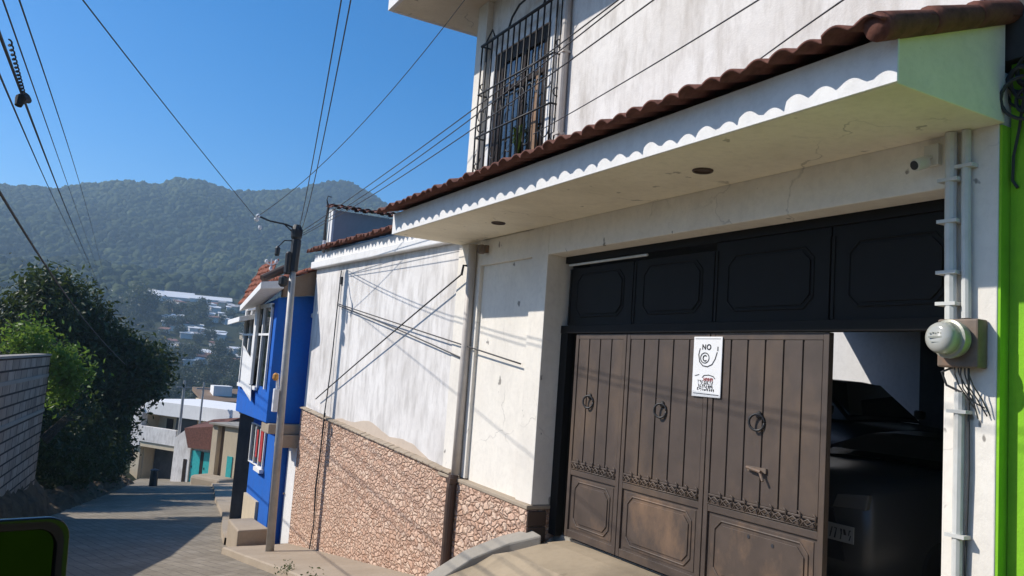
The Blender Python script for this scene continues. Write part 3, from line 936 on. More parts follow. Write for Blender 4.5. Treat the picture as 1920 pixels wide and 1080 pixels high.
def car(name, label, loc, fwd, L, Wd, H, hood, paintm, suv=False):
    """car body lofted from cross-sections; fwd: unit vector of the nose, loc: middle on the floor"""
    t = thing(name, label, 'car', loc)
    f_ = Vector((*fwd, 0)).normalized(); s_ = Vector((f_.y, -f_.x, 0)); o_ = Vector(loc)
    def P(a, b, c): return o_+f_*a+s_*b+Vector((0, 0, c))
    hw = Wd/2
    mb = MB()
    secs = [(L/2, 0.30, hood-0.16, 0.80), (L/2-0.10, 0.22, hood-0.05, 0.92), (L/2-0.5, 0.2, hood, 1.0), (L/2-1.05, 0.2, hood+0.06, 1.0), (0, 0.2, hood+0.10, 1.0), (-L/2+0.5, 0.2, hood+0.12, 1.0), (-L/2+0.08, 0.24, hood+0.05, 0.95), (-L/2, 0.32, hood-0.05, 0.85)]
    ring = []
    for a, z0, z1, k in secs:
        w_ = hw*k; zm = (z0+z1)/2
        ring.append([P(a, -w_*0.85, z0), P(a, -w_, z0+0.12), P(a, -w_, zm), P(a, -w_*0.96, z1-0.08), P(a, -w_*0.82, z1), P(a, 0, z1+0.02), P(a, w_*0.82, z1), P(a, w_*0.96, z1-0.08), P(a, w_, zm), P(a, w_, z0+0.12), P(a, w_*0.85, z0)])
    vs = [p for q in ring for p in q]; n = 11; fs = []
    for i in range(len(ring)-1):
        for k in range(n): fs.append((i*n+k, i*n+(k+1) % n, (i+1)*n+(k+1) % n, (i+1)*n+k))
    fs += [tuple(range(n)), tuple(range((len(ring)-1)*n, len(ring)*n))[::-1]]
    mb.add(vs, fs)
    body = mb.build('body', paintm, t, smooth=True)
    zb = hood+0.07
    rear = -L/2+(0.25 if suv else 0.9)
    cab = MB()
    a0, a1, a2, a3 = L/2-1.05, L/2-1.75, rear+0.55, rear
    pts = []
    for a, z, k in ((a0, zb, 0.88), (a1, H-0.03, 0.74), (0.0-0.2, H, 0.74), (a2, H-0.04, 0.72), (a3, zb, 0.86)):
        pts.append([P(a, -hw*k, z), P(a, -hw*k*0.5, z+0.03), P(a, hw*k*0.5, z+0.03), P(a, hw*k, z)])
    vs = [p for q in pts for p in q]+[P(a0, -hw*0.9, zb-0.05), P(a0, hw*0.9, zb-0.05), P(a3, hw*0.9, zb-0.05), P(a3, -hw*0.9, zb-0.05)]
    fs = []
    for i in range(4):
        for k in range(3): fs.append((i*4+k, i*4+k+1, (i+1)*4+k+1, (i+1)*4+k))
    fs += [(0, 4, 8, 12, 16), (3, 19, 15, 11, 7)]
    cab.add(vs, fs)
    cab.build('cabin', M['car_black'], t, smooth=False, bevel=0.02)
    ws = MB(); ws.hexa([P(a0-0.08, -hw*0.80, zb+0.06), P(a0-0.08, hw*0.80, zb+0.06), P(a0-0.10, hw*0.80, zb+0.06), P(a0-0.10, -hw*0.80, zb+0.06), P(a1+0.08, -hw*0.68, H-0.05), P(a1+0.08, hw*0.68, H-0.05), P(a1+0.04, hw*0.68, H-0.05), P(a1+0.04, -hw*0.68, H-0.05)])
    for v_ in range(len(ws.v)): ws.v[v_] = tuple(Vector(ws.v[v_])+f_*0.02+Vector((0, 0, 0.02)))
    ws.build('windshield', M['glass'], t)
    for s in (-1, 1):
        hl = MB(); hl.prism([P(L/2-0.03, s*hw*0.45, hood-0.27), P(L/2-0.06, s*hw*0.84, hood-0.25), P(L/2-0.07, s*hw*0.86, hood-0.12), P(L/2-0.04, s*hw*0.5, hood-0.15)], f_*0.055)
        hl.build('headlight', M['lamp_lens'], t, bevel=0.01)
        m2 = MB(); m2.hexa([P(a0-0.15, s*(hw+0.02), hood+0.12), P(a0-0.15, s*(hw+0.2), hood+0.12), P(a0-0.25, s*(hw+0.2), hood+0.12), P(a0-0.25, s*(hw+0.02), hood+0.12), P(a0-0.13, s*(hw+0.02), hood+0.27), P(a0-0.13, s*(hw+0.2), hood+0.25), P(a0-0.25, s*(hw+0.2), hood+0.25), P(a0-0.25, s*(hw+0.02), hood+0.27)])
        m2.build('side_mirror', M['car_silver'], t, bevel=0.03)
        for a in (L/2-0.85, -L/2+0.8): wheel(t, P(a, s*(hw-0.09), 0.33), s_*s)
    gr = MB(); gr.hexa([P(L/2-0.02, -hw*0.62, 0.42), P(L/2-0.02, hw*0.62, 0.42), P(L/2+0.015, hw*0.62, 0.42), P(L/2+0.015, -hw*0.62, 0.42), P(L/2-0.02, -hw*0.45, hood-0.28), P(L/2-0.02, hw*0.45, hood-0.28), P(L/2+0.012, hw*0.45, hood-0.28), P(L/2+0.012, -hw*0.45, hood-0.28)])
    gr.build('grille', M['ink'], t)
    return t, P


tcar, Pc = car('parked_car', 'silver nosed car with a licence plate standing inside the open garage', (7.95, 5.15, 0), (-1, 0.0), 3.9, 1.6, 1.45, 1.12, M['car_silver'])
pm = MB(); pm.box(5.955, 5.965, 4.55, 4.87, 0.58, 0.72); lp = pm.build('licence_plate', M['plate_grey'], tcar, bevel=0.003)
rnd = random.Random(8); pm = MB()
for k in range(6):
    y = 4.83-0.045*k
    for s in range(3):
        a, b = (y-rnd.uniform(0, 0.03), 0.605+rnd.choice((0, 0.04, 0.08))), (y-rnd.uniform(0, 0.03), 0.605+rnd.choice((0, 0.04, 0.08)))
        stroke(pm, [a, b], 0.008, 5.951)
pm.build('plate_marks', M['ink'], lp)
car('parked_car', 'black high-roofed car parked crosswise at the back of the garage', (10.75, 8.85, 0), (0.0, -1.0), 4.4, 1.9, 2.02, 1.38, M['car_black'], True)

# ------------------------------------------------------------------ green neighbouring house on the right
gh = thing('green_house', 'lime green painted house wall adjoining the white pier on the right', 'house', (5.4, -4, 0))
mb = MB(); mb.box(5.045, 5.7, -16, 2.80, -1.2, 3.95); mb.build('wall', M['green_wall'], gh)
mbox(4.956, 5.3, 2.803, 2.8185, -0.8, 3.545).build('party_wall', M['green_wall'], gh)
mbox(6.1, 9.0, -16, 2.55, 3.8, 6.5).build('upper_wall', M['shadow_render'], gh)
mbox(4.985, 6.05, 2.3, 2.946, 3.96, 6.6).build('dark_cover_box', M['shade_dark'], gh)  # box added over the pale end wall, shade put into its colour
mbox(5.70, 6.098, -16, 2.6, 3.8, 3.9).build('terrace', M['concrete'], gh)
rnd = random.Random(21)
mb = MB()
for k in range(7):
    a0 = rnd.uniform(0, 6.28)
    mb.ring((5.0+rnd.uniform(-0.05, 0.03), 2.70+rnd.uniform(-0.05, 0.05), 3.78+rnd.uniform(-0.1, 0.1)), (1, rnd.uniform(-0.6, 0.6), rnd.uniform(-0.4, 0.4)), rnd.uniform(0.07, 0.14), 0.012, 20, 5)
mb.tube([(5.0, 2.70, 3.7), (5.02, 2.74, 3.5), (5.02, 2.77, 3.35), (5.03, 2.78, 3.2), (5.03, 2.75, 3.15)], 0.01, 6)
mb.box(4.99, 5.044, 2.60, 2.70, 3.70, 3.82)
o = mb.build('cable_coil', M['wire'], origin=(5.3, 2.62, 3.8)); tag(o, 'tangled coil of black cable at the top of the green wall', 'cable')

# ------------------------------------------------------------------ single storey white wall with stone dado
wl = thing('white_wall_house', 'long low white plastered wall with pink stone chip dado and red tile coping', 'house', (5.0, 14.2, 0))
A0, A1 = 10.5, 17.9
def wtop(y): return 3.60+0.019*(y-10.5)
def dtop(y): return 0.34+0.04*(y-10.05)
mb = MB()
mb.hexa([(4.97, A0, -1.8), (5.25, A0, -1.8), (5.25, A1, -3), (4.97, A1, -3), (4.97, A0, wtop(A0)), (5.25, A0, wtop(A0)), (5.25, A1, wtop(A1)), (4.97, A1, wtop(A1))])
mb.build('wall', M['white_plaster'], wl)
mb = MB()
mb.hexa([(4.915, 10.02, -1.6), (4.969, 10.02, -1.6), (4.969, A1, -2.9), (4.915, A1, -2.9), (4.915, 10.02, dtop(10.02)), (4.969, 10.02, dtop(10.02)), (4.969, A1, dtop(A1)), (4.915, A1, dtop(A1))])
mb.build('stone_dado', M['dado'], wl)
mb = MB()
n = 34
rnd = random.Random(6)
for k in range(n):
    a = 10.1+(A1-10.1)*k/n; b = 10.1+(A1-10.1)*(k+1)/n-0.012
    zt = dtop(a)+rnd.uniform(-0.006, 0.006); zt2 = dtop(b)+rnd.uniform(-0.006, 0.006)
    mb.hexa([(4.865, a, zt+0.004), (4.968, a, zt+0.004), (4.968, b, zt2+0.004), (4.865, b, zt2+0.004), (4.865, a, zt+0.03), (4.968, a, zt+0.055), (4.968, b, zt2+0.055), (4.865, b, zt2+0.03)])
mb.build('dado_cap', M['sidewalk'], wl, bevel=0.008)
mb = MB()       # bare render patch above the dado
pp = [(12.0, 0.0), (12.6, 0.10), (13.3, 0.13), (13.6, 0.26), (14.0, 0.20), (14.6, 0.22), (15.2, 0.28), (16.0, 0.12), (16.7, 0.05), (17.0, 0.0)]
yy_ = np.linspace(12.0, 16.6, 40)
poly = [(4.966, 11.0, dtop(11.0)-0.02)]+[(4.966, y-1.0, dtop(y-1.0)+0.05+0.22*math.sin((y-12)/4.6*math.pi)**0.7*(0.75+0.25*math.sin(y*3.1))+0.02*noise.noise((y*4, 0, 0))) for y in yy_]+[(4.966, 15.6, dtop(15.6)-0.02)]
mb.prism(poly, (0.006, 0, 0)); mb.build('bare_render', M['bare_render'], wl)
mb = MB()
def cor(y0, y1, x0, za, zb_): mb.hexa([(x0, y0, wtop(y0)+za), (5.3, y0, wtop(y0)+za), (5.3, y1, wtop(y1)+za), (x0, y1, wtop(y1)+za), (x0, y0, wtop(y0)+zb_), (5.3, y0, wtop(y0)+zb_), (5.3, y1, wtop(y1)+zb_), (x0, y1, wtop(y1)+zb_)])
cor(10.45, 17.97, 4.84, 0.003, 0.16)
cor(10.45, 17.95, 4.90, 0.161, 0.34)
mb.build('cornice', M['white_trim'], wl, bevel=0.02)
tile_sheet(10.46, 18.02, 0.19, 4.72, wtop(10.46)+0.345, 5.5, wtop(10.46)+0.62, 2, 0.075, zslope=0.019, seed=9).build('tile_coping', M['tile'], wl, smooth=True, solid=0.015)
mb = MB()
mb.box(4.955, 4.969, 9.0+1.5, 17.9, 2.385, 2.40)

# cables and pipes fixed to this wall
def cable(pts, rad, label, name='cable', n=14, mat='wire', group=None, cat='cable', ext=(0, 0)):
    P = [Vector(p) for p in pts]
    if len(P) == 3:
        L1 = (P[1]-P[0]).length; L2 = (P[2]-P[1]).length; tm = L1/(L1+L2)
        q = []
        for k in range(n+1):
            t = k/n
            l0 = (t-tm)*(t-1)/((0-tm)*(0-1)); l1 = t*(t-1)/(tm*(tm-1)); l2 = t*(t-tm)/(1*(1-tm))
            q.append(P[0]*l0+P[1]*l1+P[2]*l2)
    else: q = P
    if ext[0]: q.insert(0, q[0]+(q[0]-q[1]).normalized()*ext[0])      # the wire runs on past the edge of the view
    if ext[1]: q.append(q[-1]+(q[-1]-q[-2]).normalized()*ext[1])
    mb = MB(); mb.tube(q, rad, 6)
    o = mb.build(name, M[mat], origin=tuple(P[-1]), smooth=True)
    return tag(o, label, cat, group)


mb = MB()
mb.tube([(4.935, 15.98, 3.58), (4.935, 16.0, 3.2), (4.93, 16.02, 2.6), (4.92, 16.02, 1.6), (4.875, 16.02, 0.70)], 0.012, 7)
mb.tube([(4.88, 16.02, 0.70), (4.885, 16.08, 0.0), (4.88, 16.16, -0.8), (4.89, 16.1, -1.5), (4.88, 16.2, -2.0)], [0.02, 0.014, 0.018, 0.012, 0.012], 7)
mb.box(4.93, 4.97, 15.93, 16.03, 3.3, 3.45)
o = mb.build('wall_cable', M['wire'], origin=(4.9, 16.1, -2.0)); tag(o, 'thin dark vertical cable fixed down the white wall behind the pole', 'cable')
cable([(4.86, 10.16, 3.1), (4.86, 13.0, 2.17), (4.88, 16.74, 0.93)], 0.012, 'black cable stretched slantwise from a hook across the white wall')
cable([(4.90, 15.88, 2.89), (4.88, 11.27, 2.28), (4.92, 8.46, 1.9)], 0.010, 'upper of two thin cables running down along the white wall to the pilaster')
cable([(4.90, 15.9, 2.86), (4.885, 12.2, 2.30), (4.92, 9.9, 1.9)], 0.010, 'lower of two thin cables running down along the white wall to the downpipe')
mb = MB(); mb.tube([(4.96, 10.12, 3.22), (4.86, 10.13, 3.22), (4.85, 10.15, 3.08)], 0.018, 7)
o = mb.build('cable_hook', M['iron'], origin=(4.95, 10.12, 3.2)); tag(o, 'black iron hook on the wall end holding a slanting cable', 'hook')

# ------------------------------------------------------------------ set-back upper block behind the white wall
sb = thing('rooftop_block', 'grey shaded upper block with tiled top rising behind the white wall', 'building', (5.6, 17.2, 3.6))
mbox(5.05, 8.5, 17.2, 17.45, 3.55, 5.02).build('wall', M['shade_grey'], sb)  # shade of this face put into the grey
mbox(5.0, 5.049, 17.18, 17.46, 3.55, 5.05).build('lit_corner', M['white_trim'], sb)  # pale strip painted for the sunlit corner face
tm = tile_sheet(0, 3.6, 0.2, 0, 0, 0.45, 0.12, 2, 0.075, seed=12)
tm.v = [(4.93+y, 17.08+x, 5.02+z+0.012*y) for x, y, z in tm.v]
tm.build('tile_coping', M['tile'], sb, smooth=True, solid=0.015)
mh = thing('service_mast', 'thin electric service mast with bent wire loop on a white post', 'mast', (4.95, 17.35, 3.9))
MB().tube([(4.93, 17.4, 3.9), (4.93, 17.4, 4.38)], 0.035, 8).build('post', M['white_paint'], mh)
MB().tube([(4.93, 17.4, 4.35), (4.92, 17.4, 4.8), (4.95, 17.4, 5.1), (4.90, 17.4, 5.25), (4.92, 17.4, 5.34), (4.99, 17.38, 5.32)], [0.04, 0.025, 0.03, 0.012, 0.012, 0.012], 7).build('weather_head', M['iron'], mh)

# ------------------------------------------------------------------ blue house
bh = thing('blue_house', 'cobalt blue two storey house with bay window, tile roof and white eaves', 'house', (4.6, 20, -2.3))
mb = MB()
mb.hexa([(4.25, 18.2, 0.28), (5.6, 18.2, 0.28), (5.6, 21.6, 0.28), (4.25, 21.6, 0.28), (4.25, 18.2, 3.05), (5.6, 18.2, 3.25), (5.6, 21.6, 3.25), (4.25, 21.6, 2.8)])
mb.build('upper_wall', M['blue_wall'], bh, bevel=0.02)
mb = MB(); mb.box(4.62, 6.0, 18.75, 21.1, -3.2, 0.279); mb.box(4.97, 5.3, 17.92, 18.748, -3.2, 0.18)
mb.build('lower_wall', M['blue_wall'], bh, bevel=0.01)
mbox(4.55, 4.619, 19.7, 21.05, -3.2, -1.68).build('plinth', M['beige_wall'], bh)
mb = MB(); mb.box(4.28, 5.2, 18.04, 18.74, 0.06, 0.278); mb.build('balcony_slab', M['sidewalk'], bh, bevel=0.02)
mbox(4.5, 4.96, 17.95, 18.3, -0.22, 0.058).build('beam', M['sidewalk'], bh, bevel=0.01)
# bay window: dark opening, mullions, white curtain panel
wn = mbox(4.235, 4.249, 18.5, 21.3, 1.05, 2.86).build('bay_window', M['glass'], bh)
mb = MB()
for y in (18.46, 19.2, 19.9, 20.6, 21.25): mb.box(4.19, 4.236, y, y+0.07, 1.0, 2.9)
mb.box(4.192, 4.235, 18.46, 21.32, 2.84, 2.93); mb.box(4.17, 4.236, 19.3, 21.35, 0.93, 1.02); mb.box(4.193, 4.236, 18.5, 21.3, 2.2, 2.25)
mb.build('window_frame', M['white_trim'], wn)
mb = MB(); mb.box(4.12, 4.189, 19.6, 19.85, 1.05, 2.95)
mb.prism([(4.1, 19.5, 2.95), (4.1, 19.95, 2.95), (4.1, 20.2, 3.15), (4.1, 19.2, 3.15)], (0.13, 0, 0)); mb.build('pilaster', M['white_trim'], bh, bevel=0.01)
mb = MB()
pts = [(4.155, 19.5, 0.66), (4.155, 20.9, 0.98), (4.14, 20.9, 1.95), (4.14, 19.75, 1.6)]
mb.prism(pts, (0.012, 0, 0)); mb.build('curtain', M['white_trim'], bh)
wl2 = mbox(4.60, 4.619, 19.52, 20.98, -0.85, 0.02).build('lower_window', M['glass'], bh)
mb = MB()
for y in (19.5, 19.95, 20.45, 20.95): mb.box(4.56, 4.601, y, y+0.05, -0.88, 0.04)
mb.box(4.558, 4.6, 19.5, 21.0, -0.90, -0.875); mb.box(4.558, 4.6, 19.5, 21.0, 0.035, 0.06)
mb.build('window_frame', M['white_trim'], wl2)
mbox(4.5, 4.6, 19.45, 20.1, -0.99, -0.905).build('sill', M['white_trim'], wl2)
mbox(4.545, 4.557, 19.6, 19.83, -0.75, -0.02).build('red_curtain', M['red'], wl2); mbox(4.545, 4.557, 20.1, 20.25, -0.7, -0.05).build('red_curtain', M['red'], wl2)
dr = mbox(4.92, 4.969, 17.93, 18.66, -2.4, -0.22).build('street_door', M['white_trim'], bh, bevel=0.006)
mb = MB(); mb.tube([(4.9, 18.55, -1.3), (4.87, 18.55, -1.3)], 0.02, 8); mb.build('door_knob', M['rust'], dr)
# roof
mb = MB()
mb.hexa([(3.78, 17.9, 3.18), (4.28, 17.9, 3.24), (4.28, 19.95, 2.92), (3.78, 19.95, 2.74), (3.78, 17.9, 3.33), (4.28, 17.9, 3.42), (4.28, 19.95, 3.1), (3.78, 19.95, 2.88)])
mb.build('eave', M['white_trim'], bh, bevel=0.01)
mb = MB()
mb.hexa([(3.8, 20.0, 2.5), (4.25, 20.0, 2.62), (4.25, 21.7, 2.6), (3.85, 21.7, 2.45), (3.8, 20.0, 2.62), (4.25, 20.0, 2.74), (4.25, 21.7, 2.72), (3.85, 21.7, 2.57)])
mb.build('lower_eave', M['white_trim'], bh, bevel=0.01)
tr_ = tile_sheet(17.95, 20.35, 0.2, 4.22, 3.43, 5.9, 4.1, 6, 0.07, seed=15)
tr_.build('tile_roof', M['tile_far'], bh, smooth=True, solid=0.015)
tr2 = tile_sheet(19.4, 21.2, 0.15, 3.98, 2.95, 4.45, 4.0, 7, 0.05, seed=16)
tr2.build('eave_tiles', M['tile_far'], bh, smooth=True, solid=0.015)
mb = MB(); mb.prism([(4.3, 18.0, 3.06), (5.6, 18.0, 3.26), (5.6, 18.0, 4.0), (4.3, 18.0, 3.42)], (0, 0.19, 0)); mb.build('gable', M['brown_wall'], bh)
mb = MB(); mb.tube([(3.86, 18.2, 3.42), (4.35, 18.3, 3.72)], 0.09, 10); mb.build('ridge_tile', M['pipe_dark'], bh)
an = thing('roof_antenna', 'small white antenna fitting on the tiled roof of the blue house', 'antenna', (4.2, 18.6, 3.5))
mb = MB(); mb.tube([(4.13, 18.7, 3.5), (4.13, 18.7, 3.95)], 0.014, 6); mb.tube([(4.02, 18.7, 3.84), (4.13, 18.7, 3.8), (4.24, 18.7, 3.86)], 0.016, 6)
mb.build('pole', M['white_paint'], an)
for x, z in ((4.02, 3.87), (4.24, 3.89), (4.13, 3.72)): MB().lathe((x, 18.7, z-0.04), (0, 0, 1), [(0, 0.02), (0.02, 0.04), (0.07, 0.04), (0.09, 0.015)], 10).build('insulator', M['white_paint'], an)
mb = MB(); mb.tube([(5.08, 18.1, 3.35), (5.06, 18.1, 2.75)], 0.022, 7); mb.lathe((5.06, 18.1, 2.78), (0, 0, -1), [(0, 0.03), (0.03, 0.07), (0.1, 0.07), (0.12, 0.03)], 12)
o = mb.build('hanging_lamp', M['plastic_white'], origin=(5.06, 18.1, 3.35)); tag(o, 'pale lamp on a thin rod hanging at the blue house corner', 'lamp')
# raised doorstep
mb = MB(); mb.hexa([(3.84, 17.97, -2.6), (4.5, 17.97, -2.6), (4.5, 19.6, -2.9), (3.95, 19.6, -2.9), (3.84, 17.97, -1.96), (4.5, 17.97, -1.94), (4.5, 19.6, -2.02), (3.95, 19.6, -2.04)])
o = mb.build('doorstep', M['sidewalk'], bevel=0.03, origin=(4.3, 18.6, -2.5)); tag(o, 'raised concrete doorstep block in front of the blue house', 'step')
# raised pavement beyond
mb = MB(); ys = np.arange(19.6, 58, 1.0)
for y in ys:
    x0 = interp(RIGHT, y); z = rz(y)
    mb.v += [(x0-0.02, y, z-0.2), (x0, y, z+0.16), (x0+3.2, y, z+0.2)]
for i in range(len(ys)-1):
    for k in range(2):
        a = i*3+k; mb.f.append((a, a+1, a+4, a+3))
o = mb.build('pavement', M['sidewalk']); o['kind'] = 'structure'
# building beyond the blue house, shade put into its near-black wall
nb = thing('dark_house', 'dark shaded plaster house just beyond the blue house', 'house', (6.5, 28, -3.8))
MB().hexa([(5.10, 25.2, -5), (10, 25.2, -5), (12, 33, -5), (7.1, 33, -5), (5.10, 25.2, -0.05), (10, 25.2, -0.05), (12, 33, -0.05), (7.1, 33, -0.05)]).build('wall', M['shade_dark'], nb, bevel=0.02)
MB().hexa([(5.05, 25.1, -0.048), (10, 25.1, -0.048), (12, 33.2, -0.048), (7.0, 33.2, -0.048), (5.05, 25.1, 0.06), (10, 25.1, 0.06), (12, 33.2, 0.06), (7.0, 33.2, 0.06)]).build('roof', M['concrete'], nb)

# ------------------------------------------------------------------ utility pole
pole = thing('utility_pole', 'tall weathered utility pole with side arm in front of the blue house', 'pole', (4.13, 16.3, rz(16.3)+0.1))
mb = MB(); mb.tube([(4.13, 16.3, -2.15), (4.08, 16.3, 1.0), (4.03, 16.3, 4.24)], [0.085, 0.075, 0.062], 12); mb.build('shaft', M['pole_steel'], pole, smooth=True)
mb = MB(); mb.M = Matrix.Translation((0.09, 0.8, 0.12)); mb.lathe((3.95, 15.5, 4.0), (0, 0, 1), [(0, 0.085), (0.05, 0.11), (0.2, 0.12), (0.3, 0.07)], 12); mb.tube([(3.95, 15.5, 3.35), (3.96, 15.5, 4.0)], 0.10, 8); mb.build('cap', M['iron'], pole)
mb = MB(); mb.M = Matrix.Translation((0.09, 0.8, 0.12)); mb.tube([(3.93, 15.5, 4.22), (3.72, 15.5, 4.28), (3.4, 15.5, 4.30), (3.18, 15.5, 4.36)], 0.018, 7); mb.tube([(3.93, 15.5, 4.10), (3.70, 15.5, 4.27)], 0.014, 6); mb.build('arm', M['iron'], pole)
mb = MB(); mb.M = Matrix.Translation((0.09, 0.8, 0.12)); mb.lathe((3.13, 15.5, 4.26), (0.3, 0, 1), [(0, 0.03), (0.03, 0.05), (0.08, 0.03), (0.11, 0.045), (0.15, 0.02)], 12); mb.lathe((3.22, 15.5, 4.10), (0, 0, 1), [(0, 0.02), (0.03, 0.035), (0.08, 0.03)], 10); mb.build('insulator', M['white_paint'], pole)
mb = MB(); mb.M = Matrix.Translation((0.09, 0.8, 0.12))
mb.lathe((3.83, 15.48, 3.28), (0, 0, 1), [(0, 0.05), (0.03, 0.065), (0.42, 0.065), (0.46, 0.03)], 10)
mb.lathe((3.77, 15.48, 3.02), (0, 0, 1), [(0, 0.04), (0.05, 0.09), (0.18, 0.09), (0.22, 0.04)], 10)
mb.lathe((3.6, 15.48, 3.62), (0, 0, 1), [(0, 0.03), (0.03, 0.05), (0.16, 0.05), (0.2, 0.02)], 10)
mb.tube([(3.6, 15.48, 3.8), (3.72, 15.48, 3.95), (3.92, 15.5, 3.98)], 0.012, 6)
mb.build('splice_case', M['iron'], pole)
mb = MB(); mb.M = Matrix.Translation((0.09, 0.8, 0.12)); mb.box(3.80, 3.90, 15.42, 15.52, 0.55, 1.0); mb.tube([(3.86, 15.45, 1.0), (3.84, 15.45, 1.3)], 0.03, 8); mb.build('bracket', M['white_paint'], pole, bevel=0.01)
mb = MB(); mb.M = Matrix.Translation((0.09, 0.8, 0.12)); mb.lathe((3.80, 15.43, 1.16), (0, 0, 1), [(0, 0.03), (0.04, 0.06), (0.12, 0.055), (0.15, 0.02)], 12); mb.build('orange_cap', M['orange'], pole)

# ------------------------------------------------------------------ overhead wires
OV = 'wires overhead'
LW = 'left hand bundle of overhead wires'
cable([(-0.51, 6.0, 3.71), (-0.27, 18.0, 4.77), (3.53, 70.0, 4.39)], 0.012, 'thick overhead cable carrying the dark splice in the left bundle', 'overhead_wire', 30, group=OV, ext=(6, 0))
cable([(-0.48, 6.0, 3.45), (-0.35, 18.0, 4.61), (2.84, 70.0, 5.64)], 0.0075, 'leftmost thin wire of the overhead bundle at left', 'overhead_wire', 30, group=OV, ext=(6, 0))
cable([(-0.52, 6.0, 3.94), (-0.32, 14.0, 4.73), (3.1, 70.0, 5.67)], 0.0065, 'thin wire just right of the thick cable in the left overhead bundle', 'overhead_wire', 30, group=OV, ext=(6, 0))
cable([(-0.43, 6.0, 3.96), (-0.17, 14.0, 4.85), (3.36, 70.0, 5.28)], 0.0065, 'rightmost thin wire of the overhead bundle at left', 'overhead_wire', 30, group=OV, ext=(6, 0))
cable([(-0.52, 8.0, 2.99), (-0.01, 15.0, 2.66), (2.78, 38.0, 0.89)], 0.013, 'thick black cable drooping low into the big dark tree', 'overhead_wire', 24, group=OV, ext=(6, 0))
cable([(-0.09, 7.0, 4.44), (0.77, 10.0, 4.63), (3.22, 16.3, 4.43)], 0.0062, 'single wire crossing the open sky down to the pole arm', 'overhead_wire', 20, group=OV, ext=(6, 0))
cable([(3.21, 16.3, 4.45), (3.67, 12.5, 5.2), (4.04, 9.0, 6.42)], 0.0062, 'wire rising from the pole arm to the upper eave of the white house', 'overhead_wire', 16, group=OV, ext=(0, 5))
cable([(4.08, 16.3, 4.37), (2.37, 9.0, 4.5), (1.79, 6.5, 4.81)], 0.0062, 'left one of two steep wires rising overhead from the pole top', 'overhead_wire', 16, group=OV, ext=(0, 5))
cable([(4.14, 16.3, 4.38), (2.45, 9.0, 4.51), (1.87, 6.5, 4.83)], 0.0062, 'right one of two steep wires rising overhead from the pole top', 'overhead_wire', 16, group=OV, ext=(0, 5))
cable([(4.12, 16.3, 4.29), (3.8, 7.95, 4.69), (3.6, 5.05, 4.8)], 0.0065, 'topmost of three wires from the pole passing before the grille', 'overhead_wire', 16, group=OV, ext=(0, 5))
cable([(4.15, 16.3, 4.26), (3.8, 8.0, 4.59), (3.6, 4.97, 4.77)], 0.0062, 'middle one of three wires from the pole passing before the grille', 'overhead_wire', 16, group=OV, ext=(0, 5))
cable([(4.15, 16.3, 4.22), (3.8, 8.0, 4.45), (3.6, 4.6, 4.63)], 0.0062, 'lowest of three wires from the pole passing before the grille', 'overhead_wire', 16, group=OV, ext=(0, 5))
cable([(4.6, 7.99, 4.57), (4.1, 5.37, 4.42), (3.6, 3.56, 4.23)], 0.0055, 'wire crossing the upper wall from the foot of the window grille', 'overhead_wire', 12, group=OV, ext=(0, 5))
cable([(4.9, 5.25, 4.43), (4.2, 3.93, 4.22), (3.6, 2.92, 3.99)], 0.0055, 'short wire leaving the tiles across the upper wall at right', 'overhead_wire', 12, group=OV, ext=(0, 5))
mb = MB()
c = Vector((-0.46, 8.3, 3.93))
mb.tube([c+Vector((0.02, 0.25, 0.03)), c+Vector((0.0, 0.05, 0.0)), c+Vector((-0.02, -0.08, -0.05)), c+Vector((-0.03, -0.1, -0.12))], [0.03, 0.045, 0.045, 0.03], 10)
rr_ = [c+Vector((0.0, -2.2*t, -0.20*2.2*t/2))+Vector((0.012*math.cos(t*90), 0, 0.012*math.sin(t*90))) for t in np.linspace(0, 1, 110)]
mb.tube(rr_, 0.006, 5)
o = mb.build('cable_splice', M['rubber'], origin=tuple(c)); tag(o, 'dark cable splice with spiral grip hanging on the thick left cable', 'splice')

# ------------------------------------------------------------------ block wall on the left
bw = thing('block_wall', 'grey concrete block wall with a flat cap above the earth bank', 'wall', (-1.2, 22, -1.5))
def wx(y): return -(30-y)*0.137
mb = MB(); mb2 = MB()
segs = [(-14, 4, 1.75), (4, 16, 1.35), (16, 30, 1.22)]
for a, b, zt in segs:
    zb0, zb1 = rz(a)+0.3, rz(b)+1.0
    mb.hexa([(wx(a)-0.25, a, zb0), (wx(a), a, zb0), (wx(b), b-0.003, zb1), (wx(b)-0.25, b-0.003, zb1), (wx(a)-0.25, a, zt), (wx(a), a, zt), (wx(b), b-0.003, zt), (wx(b)-0.25, b-0.003, zt)])
    mb2.hexa([(wx(a)-0.28, a, zt+0.002), (wx(a)+0.04, a, zt+0.002), (wx(b)+0.04, b-0.003, zt+0.002), (wx(b)-0.28, b-0.003, zt+0.002), (wx(a)-0.28, a, zt+0.06), (wx(a)+0.04, a, zt+0.06), (wx(b)+0.04, b-0.003, zt+0.06), (wx(b)-0.28, b-0.003, zt+0.06)])
mb.build('masonry', M['block'], bw); mb2.build('cap', M['concrete'], bw)
mb = MB()
for z in (0.55, -0.55): mb.hexa([(wx(16)-0.002, 16, z), (wx(16)+0.025, 16, z), (wx(30)+0.025, 29.99, z), (wx(30)-0.002, 29.99, z), (wx(16)-0.002, 16, z+0.1), (wx(16)+0.025, 16, z+0.1), (wx(30)+0.025, 29.99, z+0.1), (wx(30)-0.002, 29.99, z+0.1)])
mb.build('tie_beam', M['concrete'], bw)

